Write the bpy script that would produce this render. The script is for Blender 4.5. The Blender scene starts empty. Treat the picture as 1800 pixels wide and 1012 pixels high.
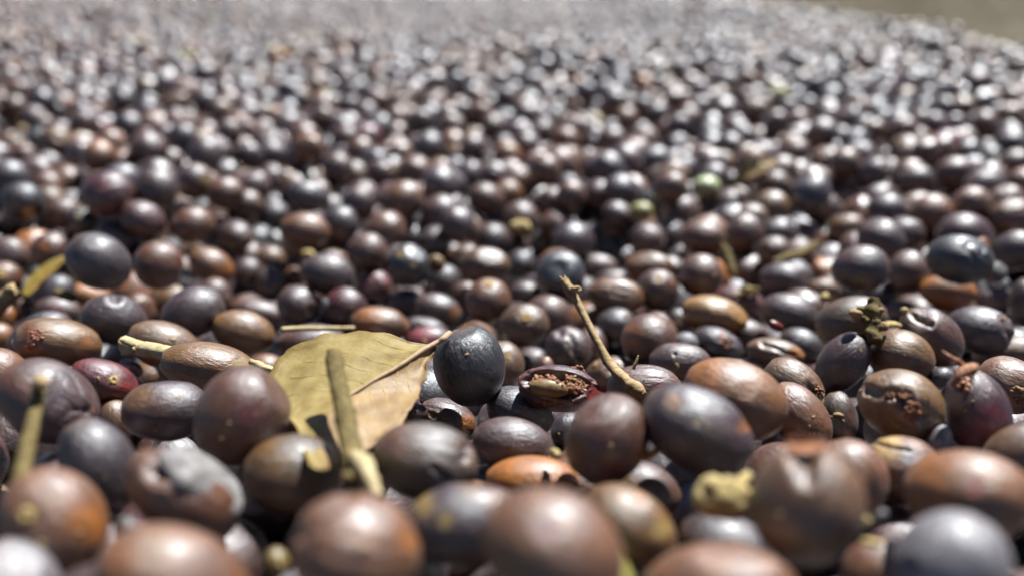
import bpy, math, random
import numpy as np
from mathutils import Vector, Matrix, noise as mnoise

# ---------------------------------------------------------------- camera, sky, sun, exposure
scene = bpy.context.scene
FPX = 1300.0                      # focal length in pixels of the 1800 px wide photograph
PITCH = math.radians(25.0)
CAM = np.array([0.0, 0.0, 0.160])
FWD = np.array([0.0, math.cos(PITCH), -math.sin(PITCH)])
UPV = np.array([0.0, math.sin(PITCH), math.cos(PITCH)])
RGT = np.array([1.0, 0.0, 0.0])
cam_data = bpy.data.cameras.new("camera")
cam = bpy.data.objects.new("camera", cam_data)
scene.collection.objects.link(cam)
cam.location = CAM
cam.rotation_euler = (math.radians(90) - PITCH, 0, 0)
cam_data.sensor_width = 36.0
cam_data.lens = 26.0
cam_data.clip_start = 0.005
cam_data.clip_end = 50.0
cam_data.dof.use_dof = True
cam_data.dof.focus_distance = 0.156
cam_data.dof.aperture_fstop = 6.2
scene.camera = cam

SUN = np.array([0.30, 0.44, 0.87]); SUN = SUN / np.linalg.norm(SUN)
sun_el = math.asin(SUN[2]); sun_az = math.atan2(SUN[0], SUN[1])
world = bpy.data.worlds.new("World"); scene.world = world
world.use_nodes = True
wn = world.node_tree; wn.nodes.clear()
sky = wn.nodes.new("ShaderNodeTexSky"); sky.sky_type = 'NISHITA'; sky.sun_disc = False
sky.sun_elevation = sun_el; sky.sun_rotation = sun_az
sky.air_density = 0.45; sky.dust_density = 0.3; sky.ozone_density = 1.0
bg = wn.nodes.new("ShaderNodeBackground"); bg.inputs[1].default_value = 0.05
wo = wn.nodes.new("ShaderNodeOutputWorld")
wn.links.new(sky.outputs[0], bg.inputs[0]); wn.links.new(bg.outputs[0], wo.inputs[0])
sl = bpy.data.lights.new("sun", 'SUN'); sl.energy = 5.0; sl.angle = math.radians(0.6); sl.color = (1.0, 0.99, 0.975)
so = bpy.data.objects.new("sun", sl); scene.collection.objects.link(so)
so.rotation_euler = Vector(SUN).to_track_quat('Z', 'Y').to_euler()
so.location = (0.3, 0.2, 1.2)
scene.view_settings.view_transform = 'Standard'
scene.view_settings.look = 'None'
scene.view_settings.gamma = 1.0
scene.view_settings.exposure = 0.9
scene.cycles.use_denoising = True
scene.cycles.sample_clamp_indirect = 4.0
scene.cycles.max_bounces = 6
scene.cycles.diffuse_bounces = 3
scene.cycles.glossy_bounces = 3
scene.cycles.caustics_reflective = False
scene.cycles.caustics_refractive = False

rng = np.random.default_rng(7)
random.seed(7)

# ---------------------------------------------------------------- helpers
def ray(u, v):
    "direction through a point of the frame, with unit depth along the view axis"
    return FWD + (u - 900.0) / FPX * RGT - (v - 506.0) / FPX * UPV
def at(u, v, d):
    return CAM + ray(u, v) * d
def project(p):
    q = np.asarray(p) - CAM
    z = q @ FWD
    return 900 + FPX * (q @ RGT) / z, 506 - FPX * (q @ UPV) / z, z

def link(o, parent=None):
    scene.collection.objects.link(o)
    if parent is not None:
        o.parent = parent
    return o
def tag(o, label=None, cat=None, group=None, kind=None):
    if label: o["label"] = label
    if cat: o["category"] = cat
    if group: o["group"] = group
    if kind: o["kind"] = kind
    return o
def mesh_obj(name, verts, faces, mat, parent=None, cols=None, smooth=True):
    me = bpy.data.meshes.new(name)
    me.from_pydata([tuple(map(float, v)) for v in verts], [], faces)
    if smooth:
        me.polygons.foreach_set("use_smooth", [True] * len(me.polygons))
    if cols is not None:
        at_ = me.color_attributes.new("skin", 'FLOAT_COLOR', 'POINT')
        c = np.ones((len(verts), 4), np.float32); c[:, :3] = cols
        at_.data.foreach_set("color", c.ravel())
    me.materials.append(mat)
    me.update()
    return link(bpy.data.objects.new(name, me), parent)

# smooth value noise on numpy arrays: sum of random plane waves, seeded
def wavenoise(P, scale, seed, n=10):
    r = np.random.default_rng(seed)
    k = r.normal(size=(n, 3)); k /= np.linalg.norm(k, axis=1)[:, None]
    k *= scale * r.uniform(0.5, 1.6, (n, 1))
    ph = r.uniform(0, 6.283, n)
    return np.sin(P @ k.T + ph).mean(1) * 1.8

# ---------------------------------------------------------------- materials
def nodes_of(name):
    m = bpy.data.materials.new(name); m.use_nodes = True
    nt = m.node_tree; nt.nodes.clear()
    return m, nt, (lambda t, **kw: _mk(nt, t, kw))
def _mk(nt, t, kw):
    n = nt.nodes.new(t)
    for k, v in kw.items(): setattr(n, k, v)
    return n

def skin_material(name, attr_type, s, ior=1.6):
    "bloomy coffee-cherry skin; colour comes from the attribute 'skin', s is the texture scale"
    m, nt, N = nodes_of(name); L = nt.links.new
    out = N("ShaderNodeOutputMaterial"); b = N("ShaderNodeBsdfPrincipled")
    a = N("ShaderNodeAttribute", attribute_name="skin", attribute_type=attr_type)
    tc = N("ShaderNodeTexCoord"); oi = N("ShaderNodeObjectInfo")
    add = N("ShaderNodeVectorMath", operation='ADD')
    rnd = N("ShaderNodeVectorMath", operation='SCALE'); rnd.inputs[0].default_value = (7.3, 3.1, 9.7)
    L(oi.outputs["Random"], rnd.inputs["Scale"])
    sc = N("ShaderNodeVectorMath", operation='SCALE'); sc.inputs["Scale"].default_value = s
    L(tc.outputs["Object"], sc.inputs[0]); L(sc.outputs[0], add.inputs[0]); L(rnd.outputs[0], add.inputs[1])
    mp = N("ShaderNodeMapping"); mp.inputs["Scale"].default_value = (0.35, 1.0, 1.0)   # streaks run along the fruit
    L(add.outputs[0], mp.inputs[0])
    n1 = N("ShaderNodeTexNoise"); n1.inputs["Scale"].default_value = 1.6; n1.inputs["Detail"].default_value = 4
    L(add.outputs[0], n1.inputs[0])
    n2 = N("ShaderNodeTexNoise"); n2.inputs["Scale"].default_value = 9.0; n2.inputs["Detail"].default_value = 5; n2.inputs["Roughness"].default_value = 0.65
    L(mp.outputs[0], n2.inputs[0])
    # mottling of the skin
    r1 = N("ShaderNodeMapRange"); r1.inputs[1].default_value = .3; r1.inputs[2].default_value = .7; r1.inputs[3].default_value = .7; r1.inputs[4].default_value = 1.32
    L(n1.outputs[0], r1.inputs[0])
    r2 = N("ShaderNodeMapRange"); r2.inputs[1].default_value = .3; r2.inputs[2].default_value = .7; r2.inputs[3].default_value = .82; r2.inputs[4].default_value = 1.16
    L(n2.outputs[0], r2.inputs[0])
    mu = N("ShaderNodeMath", operation='MULTIPLY'); L(r1.outputs[0], mu.inputs[0]); L(r2.outputs[0], mu.inputs[1])
    cs = N("ShaderNodeVectorMath", operation='SCALE'); L(a.outputs["Color"], cs.inputs[0]); L(mu.outputs[0], cs.inputs["Scale"])
    # fine dark specks
    v = N("ShaderNodeTexVoronoi"); v.inputs["Scale"].default_value = 5.0; L(add.outputs[0], v.inputs[0])
    sp = N("ShaderNodeMapRange"); sp.inputs[1].default_value = .03; sp.inputs[2].default_value = .09; sp.inputs[3].default_value = .55; sp.inputs[4].default_value = 0.0
    L(v.outputs["Distance"], sp.inputs[0])
    mx = N("ShaderNodeMixRGB"); L(sp.outputs[0], mx.inputs[0]); L(cs.outputs[0], mx.inputs[1]); mx.inputs[2].default_value = (.25, .15, .07, 1)
    L(mx.outputs[0], b.inputs["Base Color"])
    # gloss breaks up where the bloom sits
    rr = N("ShaderNodeMapRange"); rr.inputs[1].default_value = .3; rr.inputs[2].default_value = .7; rr.inputs[3].default_value = .33; rr.inputs[4].default_value = .56
    n3 = N("ShaderNodeTexNoise"); n3.inputs["Scale"].default_value = 3.4; n3.inputs["Detail"].default_value = 6; n3.inputs["Roughness"].default_value = .6; n3.inputs["Distortion"].default_value = .6
    L(mp.outputs[0], n3.inputs[0])
    L(n3.outputs[0], rr.inputs[0]); L(rr.outputs[0], b.inputs["Roughness"])
    b.inputs["Specular IOR Level"].default_value = 1.0; b.inputs["IOR"].default_value = ior; b.inputs["Specular Tint"].default_value = (.92, .97, 1, 1)
    b.inputs["Coat Weight"].default_value = 0.20; b.inputs["Coat Roughness"].default_value = 0.28
    b.inputs["Subsurface Weight"].default_value = 0.0
    b.inputs["Sheen Weight"].default_value = 0.03; b.inputs["Sheen Roughness"].default_value = 0.4
    b.inputs["Sheen Tint"].default_value = (.75, .78, 1, 1)
    bp = N("ShaderNodeBump"); bp.inputs["Strength"].default_value = 0.6; bp.inputs["Distance"].default_value = 0.00026
    L(n2.outputs[0], bp.inputs["Height"])
    bp2 = N("ShaderNodeBump"); bp2.inputs["Strength"].default_value = 0.3; bp2.inputs["Distance"].default_value = 0.0011
    L(n3.outputs[0], bp2.inputs["Height"]); L(bp.outputs[0], bp2.inputs["Normal"])
    L(bp2.outputs[0], b.inputs["Normal"])
    L(b.outputs[0], out.inputs[0])
    return m

def dry_material(name, c1, c2, s, rough=.75, bump=.6, attr=False, streak=1.0, transl=0.0, spec=.25):
    m, nt, N = nodes_of(name); L = nt.links.new
    out = N("ShaderNodeOutputMaterial"); b = N("ShaderNodeBsdfPrincipled")
    tc = N("ShaderNodeTexCoord"); mp = N("ShaderNodeMapping"); mp.inputs["Scale"].default_value = (s * streak, s, s)
    L(tc.outputs["Object"], mp.inputs[0])
    n = N("ShaderNodeTexNoise"); n.inputs["Scale"].default_value = 1; n.inputs["Detail"].default_value = 6; n.inputs["Roughness"].default_value = .65
    L(mp.outputs[0], n.inputs[0])
    rp = N("ShaderNodeValToRGB"); rp.color_ramp.elements[0].position = .32; rp.color_ramp.elements[1].position = .68
    rp.color_ramp.elements[0].color = (*c1, 1); rp.color_ramp.elements[1].color = (*c2, 1)
    L(n.outputs[0], rp.inputs[0])
    col = rp.outputs[0]
    if attr:
        a = N("ShaderNodeAttribute", attribute_name="skin", attribute_type='GEOMETRY')
        mm = N("ShaderNodeMixRGB", blend_type='MULTIPLY'); mm.inputs[0].default_value = 1
        L(col, mm.inputs[1]); L(a.outputs["Color"], mm.inputs[2]); col = mm.outputs[0]
    L(col, b.inputs["Base Color"]); b.inputs["Roughness"].default_value = rough
    b.inputs["Specular IOR Level"].default_value = spec
    bp = N("ShaderNodeBump"); bp.inputs["Strength"].default_value = bump; bp.inputs["Distance"].default_value = .3 / s
    L(n.outputs[0], bp.inputs["Height"]); L(bp.outputs[0], b.inputs["Normal"])
    sh = b.outputs[0]
    if transl > 0:
        t = N("ShaderNodeBsdfTranslucent"); L(col, t.inputs[0]); L(bp.outputs[0], t.inputs["Normal"])
        mxs = N("ShaderNodeMixShader"); mxs.inputs[0].default_value = transl
        L(b.outputs[0], mxs.inputs[1]); L(t.outputs[0], mxs.inputs[2]); sh = mxs.outputs[0]
    L(sh, out.inputs[0])
    return m

M_SKIN = skin_material("cherry_skin", 'GEOMETRY', 260.0)
M_MASS = skin_material("cherry_skin_mass", 'INSTANCER', 1.75, 1.68)
M_TWIG = dry_material("dry_twig", (.24, .16, .075), (.52, .39, .21), 900, .8, .7, streak=.25)
M_TWIG_PALE = dry_material("pale_twig", (.34, .26, .12), (.66, .56, .33), 900, .75, .6, streak=.2)
M_OLIVE = dry_material("olive_stem", (.07, .055, .02), (.24, .18, .07), 1100, .8, .9)
M_BUD = dry_material("dried_bud", (.36, .27, .10), (.62, .50, .24), 500, .75, .5)
M_LEAF = dry_material("dry_leaf", (.27, .20, .065), (.41, .32, .13), 260, .5, .25, attr=True, transl=.22, spec=.4)
M_OLEAF = dry_material("olive_leaf", (.14, .10, .01), (.26, .19, .03), 260, .5, .25, attr=True, transl=.2, spec=.4)
M_VEIN2 = dry_material("leaf_side_vein", (.40, .29, .11), (.58, .45, .22), 900, .6, .4)
M_VEIN = dry_material("leaf_vein", (.34, .24, .15), (.50, .37, .24), 900, .6, .4)
M_PULP = dry_material("dried_pulp", (.10, .03, .02), (.50, .27, .15), 1500, .7, 1.0)
M_SEED = dry_material("coffee_seed", (.12, .07, .025), (.30, .21, .10), 500, .4, .3, spec=.5)
M_HUSK = dry_material("pale_husk", (.10, .095, .09), (.34, .325, .31), 420, .5, 1.0, spec=.5)
M_RED = dry_material("red_torn_skin", (.07, .008, .012), (.22, .03, .02), 700, .35, .5, spec=.6)
M_ORANGE = dry_material("orange_torn_skin", (.16, .06, .03), (.40, .17, .07), 700, .4, .5, spec=.6)
M_SCAR = dry_material("stem_scar", (.22, .14, .06), (.62, .45, .20), 1500, .8, .9)
M_GROUND = dry_material("patio_concrete", (.03, .025, .02), (.07, .06, .05), 60, .9, .4)
M_WALL = dry_material("tarpaulin", (.36, .31, .21), (.48, .42, .30), 9, .8, .35, streak=1.0, transl=.45)
M_KERB = dry_material("kerb_concrete", (.30, .29, .25), (.42, .41, .36), 40, .9, .4)
# ---------------------------------------------------------------- the fruit one can tell apart
# centre x, centre y, half length, half width (photo pixels), tilt in degrees, skin, label, marks
# marks: (kind, x, y, size[, colour]) kinds: spot, scar, pit, dent, crack(x,y,x2,y2,size), wrinkle
FRUIT = """
97 915 101 94 30 C|large pinkish brown cherry with a yellow stem scar on its near side|scar 45 905 17; spot 155 925 30 O
22 1034 88 94 30 G1|blurred lavender grey cherry filling the bottom corner below the yellow-scarred brown cherry|
-4 902 42 56 0 T|tan cherry peeping out behind the yellow-scarred brown cherry at the frame edge|
175 817 90 68 55 S|smooth slate grey egg-shaped cherry between the thin olive stick and the papery husked cherry|
322 868 112 74 28 B|brown cherry largely covered by a crumpled pale grey papery skin|dent 275 830 22; spot 250 860 22 B
310 1022 143 100 8 C|very large rosy brown cherry at the bottom below the papery husked cherry|spot 385 985 26 B; spot 275 965 30 T
313 806 42 42 0 G1|pale slate cherry with a pinched top behind the papery husked cherry|
520 832 93 72 -8 A|dark olive and plum cherry shaded under the tip of the dry leaf|spot 470 800 32 T; spot 520 870 34 T
624 968 116 107 0 C|large rosy brown cherry with a crease across its top in front of the upright stick|crack 615 868 528 940 14; spot 722 945 17 O
545 1044 66 54 0 G1|grey cherry only just rising over the bottom edge before the creased brown cherry|
487 986 22 26 0 YD|small dull yellow cherry deep in the dark gap at the bottom|
745 809 96 72 8 SB|plump slate grey cherry with brown flank and pitted end right of the leaf|pit 822 785 10; pit 818 805 8; spot 690 770 34 B; spot 780 845 20 S; crack 762 820 790 842 6
818 918 106 72 -12 D|dark violet cherry flecked with ochre patches at the bottom|spot 745 885 20 Y2; spot 785 915 15 Y2; spot 835 855 24 T; spot 880 880 22 C
970 966 132 110 38 C|biggest rosy brown cherry at bottom centre with a soft red fleck|spot 962 932 16 R; spot 900 990 40 T
935 846 84 47 4 O|bright orange brown cherry behind the biggest rosy cherry|spot 1000 835 18 O
1104 926 95 68 38 T|olive brown cherry with yellow end patch and an orange fleck|spot 1125 877 12 O2; spot 1163 930 16 Y2; spot 1040 870 12 T
1130 860 70 50 22 BP|half brown half violet cherry sunk behind the orange-flecked olive cherry|spot 1090 850 24 T
1262 1034 136 84 6 C|broad rosy brown cherry cut by the bottom edge below the knobbly yellow bud|
1278 962 92 60 24 S|slate blue cherry with a broad white sheen under the knobbly yellow bud|spot 1225 940 18 P
1416 888 106 108 0 E|heart shaped olive brown twin cherry with a notch in its top|dent 1412 782 30; spot 1400 960 36 T; crack 1414 790 1418 830 18
1494 838 74 64 42 C|rosy plum cherry tucked behind the notched twin cherry|spot 1545 850 20 B
1582 824 74 59 16 C|brown cherry with a peeled bright yellow patch on top|spot 1562 788 24 Y3; crack 1520 772 1600 790 4; spot 1600 800 12 G1; spot 1640 810 18 O
1700 870 120 81 12 CO|large orange brown and lilac cherry with a red spot|spot 1715 853 13 R2; spot 1640 840 38 O
1668 1003 110 110 0 G1|large lavender grey cherry bulging up at the bottom beneath the red-spotted one|dent 1600 995 14
1540 1003 68 62 -20 C|rosy brown cherry wedged at the bottom beside the pale crumbs|spot 1500 980 20 B
1797 802 80 58 -12 CB|mauve tan cherry at the frame edge above the red-spotted large cherry|
1806 976 34 42 0 K|black cherry in the shadow at the bottom frame edge beside the lavender cherry|
86 704 98 72 16 PB|large plum cherry with wrinkled puckered flank behind the thin olive stick|wrinkle 130 700 46; spot 20 680 40 B; pit 157 723 8
-2 657 62 46 10 C|pinkish tan cherry cut by the frame above the wrinkled plum cherry|
105 602 84 43 4 T|tan cherry with a crumbly torn hole in its left end|spot 62 595 20 R3; spot 155 610 14 O; spot 170 620 22 T
72 590 62 40 -22 S|slate cherry leaning behind the tan cherry with the torn hole|
-2 592 30 26 0 CO|peach coloured cherry at the frame edge beside the slate one behind the torn tan cherry|
183 669 64 37 14 R|purplish red oval cherry with a pale ringed scar facing out|scar 200 667 9; spot 220 690 20 R2; spot 135 645 22 R
230 646 24 14 20 G1|small pale cherry sliver behind the red ringed-scar cherry|
270 662 42 30 -10 B|thin brown empty husk with a tan rim below the thick pale twig|spot 250 645 14 T
288 606 68 42 14 CB|smooth taupe cherry lying behind the thick pale twig|
395 611 45 31 8 S|small slate cherry whose top has a red broken hole|spot 408 612 9 R2; spot 420 618 7 O
372 648 90 47 8 T|long olive tan cherry with a yellow patch near its end|spot 422 640 16 Y2; spot 380 676 12 R
468 648 34 28 6 C|rosy tan cherry with straw lying across it left of the dry leaf|
294 720 82 54 -6 SP|dusky slate plum cherry with a blunt end below the long olive cherry|spot 240 690 24 T
205 737 32 38 -20 CB|pale fawn cherry wedged between the wrinkled plum and slate plum cherries|
425 732 94 80 -52 BP|big brown cherry with lilac top touching the dry leaf's left edge|spot 430 745 34 R; spot 375 755 34 T
826 643 72 63 75 K|large blackish round cherry beside the leaf stalk|spot 815 632 16 K
884 642 38 43 0 CB|tan pitted cherry half hidden by the large blackish cherry|scar 893 627 6
752 600 44 28 -6 R|cerise cherry under the leaf stalk|spot 748 597 18 R4
748 578 40 22 10 SP|shrivelled charcoal cherry with bright folds behind the leaf stalk|wrinkle 730 570 24
669 570 53 32 4 OB|orange tan cherry just behind the top edge of the leaf|spot 650 565 22 O
548 601 60 33 -6 P2|lilac grey cherry behind the leaf with a thin straw behind it|spot 510 600 20 B
785 735 52 36 22 P2|mauve cherry with a bruised orange end right of the leaf|spot 757 727 7 Y2; spot 820 745 16 O; pit 760 730 5
730 724 22 18 0 P|little plum cherry peeping at the leaf's right margin|
901 778 71 46 8 P2|oval mauve brown cherry in front of the dull blue cherry|
914 724 62 43 22 S2|dull blue grey cherry in front of the split seed-showing cherry|spot 965 750 12 B
1000 757 32 34 0 S|small dark cherry hiding in the hollow below the split cherry|
1065 771 84 72 -58 BP|upright brown cherry with lilac face left of the big violet-black one|spot 1010 790 24 T; spot 1125 800 18 O; spot 1060 800 34 R
1222 753 106 72 30 D|big violet black cherry with a rusty rim and tiny yellow fleck|spot 1183 703 14 O2; spot 1225 740 5 Y2; spot 1305 750 14 O; spot 1270 760 30 P
1290 700 97 68 24 CT|large tan cherry with a round ochre spot on its side|spot 1313 687 15 O2; spot 1240 650 30 O
1405 732 72 46 48 C|long rosy cherry squeezed under the ochre-spotted tan cherry|
1396 676 62 42 34 CB|fawn cherry with a dark cracked end behind the ochre-spotted tan one|crack 1425 682 1448 700 9; spot 1448 705 10 Y2
1130 681 68 42 2 P2|mauve cherry at the foot of the long thin twig|spot 1155 680 20 R
1074 657 46 33 -4 CB|pale taupe cherry with a puckered fold under the long thin twig|dent 1075 650 12
1194 638 56 38 4 P2|greyish mauve cherry with a tiny dark navel right of the long twig|pit 1186 622 3
1263 604 47 28 24 S|blue black cherry with a chewed reddish end|spot 1270 588 7 R2; wrinkle 1280 603 20; spot 1280 605 10 C
1140 597 49 47 0 BP|round mauve cherry with a rusty left flank right of the long twig|spot 1105 590 20 O
1083 571 35 31 0 S2|round slate cherry directly right of the long twig's middle|
998 613 42 39 0 P|dark plum cherry split by a deep curved crack|crack 1000 590 1020 640 9; dent 985 585 10
1040 606 28 34 0 P2|mauve cherry between the deeply cracked plum one and the long twig|
921 571 45 39 0 A2|glossy olive brown cherry with a square black navel|scar 925 558 10; spot 930 592 10 T
965 552 41 36 10 BP|brown and mauve cherry behind the square-navelled olive cherry|
935 636 32 28 0 P|plum cherry in deep shade beneath the square-navelled olive cherry|
960 645 14 20 0 C|slim rosy cherry squeezed left of the deeply cracked plum cherry|
1082 521 51 33 8 OB|olive and copper oval cherry right of the twig's upper half|spot 1050 520 20 T
1156 511 38 38 0 P|plum cherry with a small black navel looking up|scar 1158 489 6
1257 554 60 34 12 T2|long honey tan cherry behind the greyish mauve one|
1310 586 46 27 16 P2|oval lilac cherry right of the long honey tan one|
1193 562 18 21 0 G1|tiny pale cherry left of the long honey tan one|
1205 603 22 20 0 G1|little silver cherry between the rusty-flanked and blue black cherries|
1300 530 47 27 12 R|dark red cherry topped by a yellow star of dried calyx|
1385 552 54 37 12 SP|slate plum cherry right of the dried calyx cherry|
1408 607 43 30 26 S|steel blue cherry right of the creased fawn cherry|
1362 620 52 26 10 CB|fawn cherry creased across its top with rusty edge|crack 1340 605 1400 625 5; spot 1400 625 12 O
1496 566 66 45 -8 A|dark brown cherry left of the rough olive stem stub|spot 1510 555 14 T
1480 638 60 43 -48 P|plum cherry leaning under the rough olive stem stub|
1584 627 60 47 14 T|round khaki brown cherry in front of the rough olive stem stub|spot 1615 655 16 R
1637 592 64 47 32 BP|mauve brown cherry with a shiny dented top|dent 1618 560 20; crack 1605 555 1635 570 5
1582 711 79 63 22 T|olive tan cherry torn open by a long ragged crack|crack 1525 686 1590 700 11; crack 1585 700 1625 735 15; pit 1612 725 8
1717 722 78 60 62 RK|glossy dark red pointed cherry with a torn fibrous top|spot 1730 760 34 R4; dent 1690 665 16
1476 734 48 32 72 SB|grainy slate and ochre cherry standing between the ochre-spotted and cracked ones|spot 1490 770 12 T; spot 1495 735 12 B
1768 622 64 31 -6 CB|taupe cherry at the frame edge below the long slate one|
1772 676 64 50 16 C|rosy tan cherry with dark crusted end at the frame edge|scar 1790 690 14
1720 580 62 42 10 SP|long slate cherry with a wrinkled end near the frame edge|crack 1765 565 1778 600 7
1650 778 24 34 20 G1|silvery cherry sliver right of the ragged cracked olive cherry|
1654 664 26 20 0 S2|small slate cherry behind the torn-topped dark red one|
1664 513 53 31 2 O|orange tan cherry behind the long slate one|spot 1700 510 12 O
1747 526 36 23 4 P2|mauve cherry right of the white-husked one|
1806 532 36 45 0 P|dark plum cherry cut by the frame edge above the long slate one|
1674 530 34 22 12 G1|whitish husked cherry lying on the orange tan cherry|wrinkle 1680 525 24
1511 473 53 42 -6 SP|large slate cherry behind the round khaki one, the darkest of its row|
1597 479 39 39 0 BP|mauve brown cherry with a double sheen behind the orange tan one|
1686 456 62 44 6 K|hollow black cherry with a shrivelled open end|wrinkle 1720 440 30
1782 442 44 34 -20 P|dark plum cherry at the frame edge right of the white husk flake|
1377 492 43 31 6 SP|slate plum cherry behind the one with dried calyx|
1540 519 39 29 0 S2|steel grey cherry directly behind the rough olive stem stub|
1591 552 38 24 10 P2|pale mauve cherry touching the dented shiny-topped one|
1445 508 29 18 0 CB|small fawn cherry between two slate ones|
1231 484 41 38 0 BP|dark brown cherry standing behind the long honey tan one|
1142 470 44 27 0 OB|orange brown cherry behind the black-navelled plum one|
1050 470 36 23 6 P2|lilac cherry directly behind the olive and copper one|
986 484 42 44 10 K2|large black cherry with a flat ringed face behind the twig tip|dent 985 468 24
917 465 26 26 0 S2|silver topped slate cherry behind the square-navelled olive one|
1076 494 32 20 0 P|plum cherry just behind the olive and copper one|
1235 418 42 31 0 B|reddish brown cherry in the middle distance behind the dark brown one|
174 460 62 49 22 S3|large smooth slate cherry pointed at one end, beyond the thick pale twig|
279 467 45 43 0 B|round copper brown cherry right of the large pointed slate one|
90 441 38 34 0 BP|plum cherry with rusty edge beside the curled olive leaf strip|spot 70 440 16 O
22 450 37 31 22 P2|mauve cherry at the frame edge above the one with yellow stem scar|
7 493 36 33 0 B|brown cherry with yellow stem scar at the frame edge|scar 3 482 9
95 519 44 33 -32 S|slate cherry under the curled olive leaf strip|
160 522 42 23 10 O|orange red cherry with a greenish yellow stalk bud|spot 140 530 14 Y2
104 546 43 25 6 P2|pinkish slate cherry in front of the orange red budded one|spot 95 545 16 R
200 561 60 45 8 S3|dark slate cherry with a dimple in its crown|dent 202 522 12
245 546 30 32 0 B|brown cherry hidden behind the dimpled slate one|
340 549 59 44 -20 SP|big slate plum cherry right of the dimpled slate one|
303 528 36 27 -10 T|olive cherry partly covered by the big slate plum one|
378 518 30 30 0 P2|silvery mauve cherry with a cracked cheek behind the big slate plum one|
371 468 44 30 28 OB|bronze cherry with orange end right of the copper brown one|spot 400 480 16 O
356 441 38 23 4 CB|grey tan wrinkled cherry behind the bronze one|
428 583 57 38 12 T|olive tan cherry behind the small slate one with broken top|
460 551 51 25 12 P2|grey mauve cherry behind the olive tan one|
524 537 38 36 20 P|plum cherry with puckered side|dent 545 545 8
607 539 39 35 0 P3|round dark wine cherry behind the lilac grey one|
576 482 49 37 14 S3|egg shaped slate cherry behind the round dark wine one|
477 498 28 32 0 P|plum cherry left of the puckered plum one|
476 457 28 25 0 CB|fawn mauve cherry above the plum one left of the egg shaped slate one|
517 487 17 18 0 CO|small peach cherry between two plum ones|
645 444 37 35 0 BP|dusky mauve cherry above the wine red one|
657 504 33 30 0 R|wine red cherry with a cut-off bright cheek|
718 467 37 39 0 K|almost black cherry dusted with yellow flecks|spot 703 446 9 Y2; spot 726 463 5 Y2
781 493 29 30 -30 S2|slate cherry in front of the small pale yellow seed|
851 467 46 33 0 A2|khaki brown cherry behind the one with a yellow crown ring|spot 820 475 16 T
857 529 41 40 0 B|reddish brown cherry with a yellow crown ring|scar 858 499 9
819 519 28 25 0 B|copper cherry half hidden left of the yellow crown ringed one|
771 545 43 29 16 SP|slate plum cherry with a rusty end above the shrivelled charcoal one|spot 800 547 9 O
713 532 32 26 0 S2|bluish wrinkled cherry behind the orange tan one at the leaf|
434 480 30 28 0 P|plum cherry right of the bronze one with orange end|
922 516 29 22 0 P2|pale plum cherry right of the yellow crown ringed one|
12 557 17 22 0 O|little orange cherry below the short brown stem stub|
38 548 13 24 0 B|narrow brown cherry between stem stub and the slate cherry|
190 340 49 39 0 P3|plum red cherry high in the heap, larger than its row|spot 186 328 12 R
275 332 42 39 0 P|dusky plum cherry right of the plum red high one|
252 386 42 33 22 P3|wine dark cherry in front of the dusky plum and plum red pair|
340 396 39 33 0 B|brown cherry right of the wine dark one|
212 416 46 28 26 SP|slate plum cherry directly behind the large pointed slate one|
113 376 36 29 0 BP|dull plum cherry with a hidden lower half left of the plum red high one|
146 391 31 27 10 K|black rough cherry speckled yellow in front of the dull plum one|spot 140 378 6 Y2
40 352 41 32 8 K|black speckled cherry near the frame edge|spot 26 352 6 Y2; spot 52 376 9 Y2
18 311 40 31 10 S|slate cherry above the black speckled one at the frame edge|
397 340 35 29 0 B|orange brown cherry beyond the brown one, set among plum ones|
342 320 33 33 0 P2|mauve cherry whose far side is yellow|spot 362 322 14 Y2
480 379 31 26 0 S|blue black cherry with a sharp white glint, left of the tan brown one|
541 346 40 28 16 S|dark slate cherry beyond the tan brown one|
536 406 45 32 8 OB|tan brown cherry beyond the egg shaped slate one|
"""
# ---------------------------------------------------------------- setting: patio slab and side wall
def bed_height(x, y):
    "height of the centres of the topmost fruit, away from the near heap"
    x = np.asarray(x, float); y = np.asarray(y, float)
    h = 0.061 + 0.0035 * np.sin(x * 9 + 1.3) * np.cos(y * 7 + .4) + 0.002 * np.sin(x * 31 + y * 17)
    h = np.where(x > .42, .061, h)
    st = lambda q, lo, hi: (lambda t: t * t * (3 - 2 * t))(np.clip((q - lo) / (hi - lo), 0, 1))
    hollow = st(y, .80, 1.15) * (1 - st(x, .14, .36)) * (1 - st(-x, .12 + .1 * y, .42 + .1 * y))
    return h - 0.052 * hollow

def wall_x(y):
    return 0.530 - 0.072 * (y - 0.788) / 0.62

def grid_sheet(name, x0, x1, y0, y1, nx, ny, zf, mat):
    vs, fs = [], []
    for j in range(ny + 1):
        for i in range(nx + 1):
            x = x0 + (x1 - x0) * i / nx; y = y0 + (y1 - y0) * j / ny
            vs.append((x, y, zf(x, y)))
    for j in range(ny):
        for i in range(nx):
            a = j * (nx + 1) + i
            fs.append((a, a + 1, a + nx + 2, a + nx + 1))
    return mesh_obj(name, vs, fs, mat)
g = grid_sheet("ground", -14, 14, -6, 28, 20, 20, lambda x, y: 0.0, M_GROUND); tag(g, kind="structure")

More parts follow.
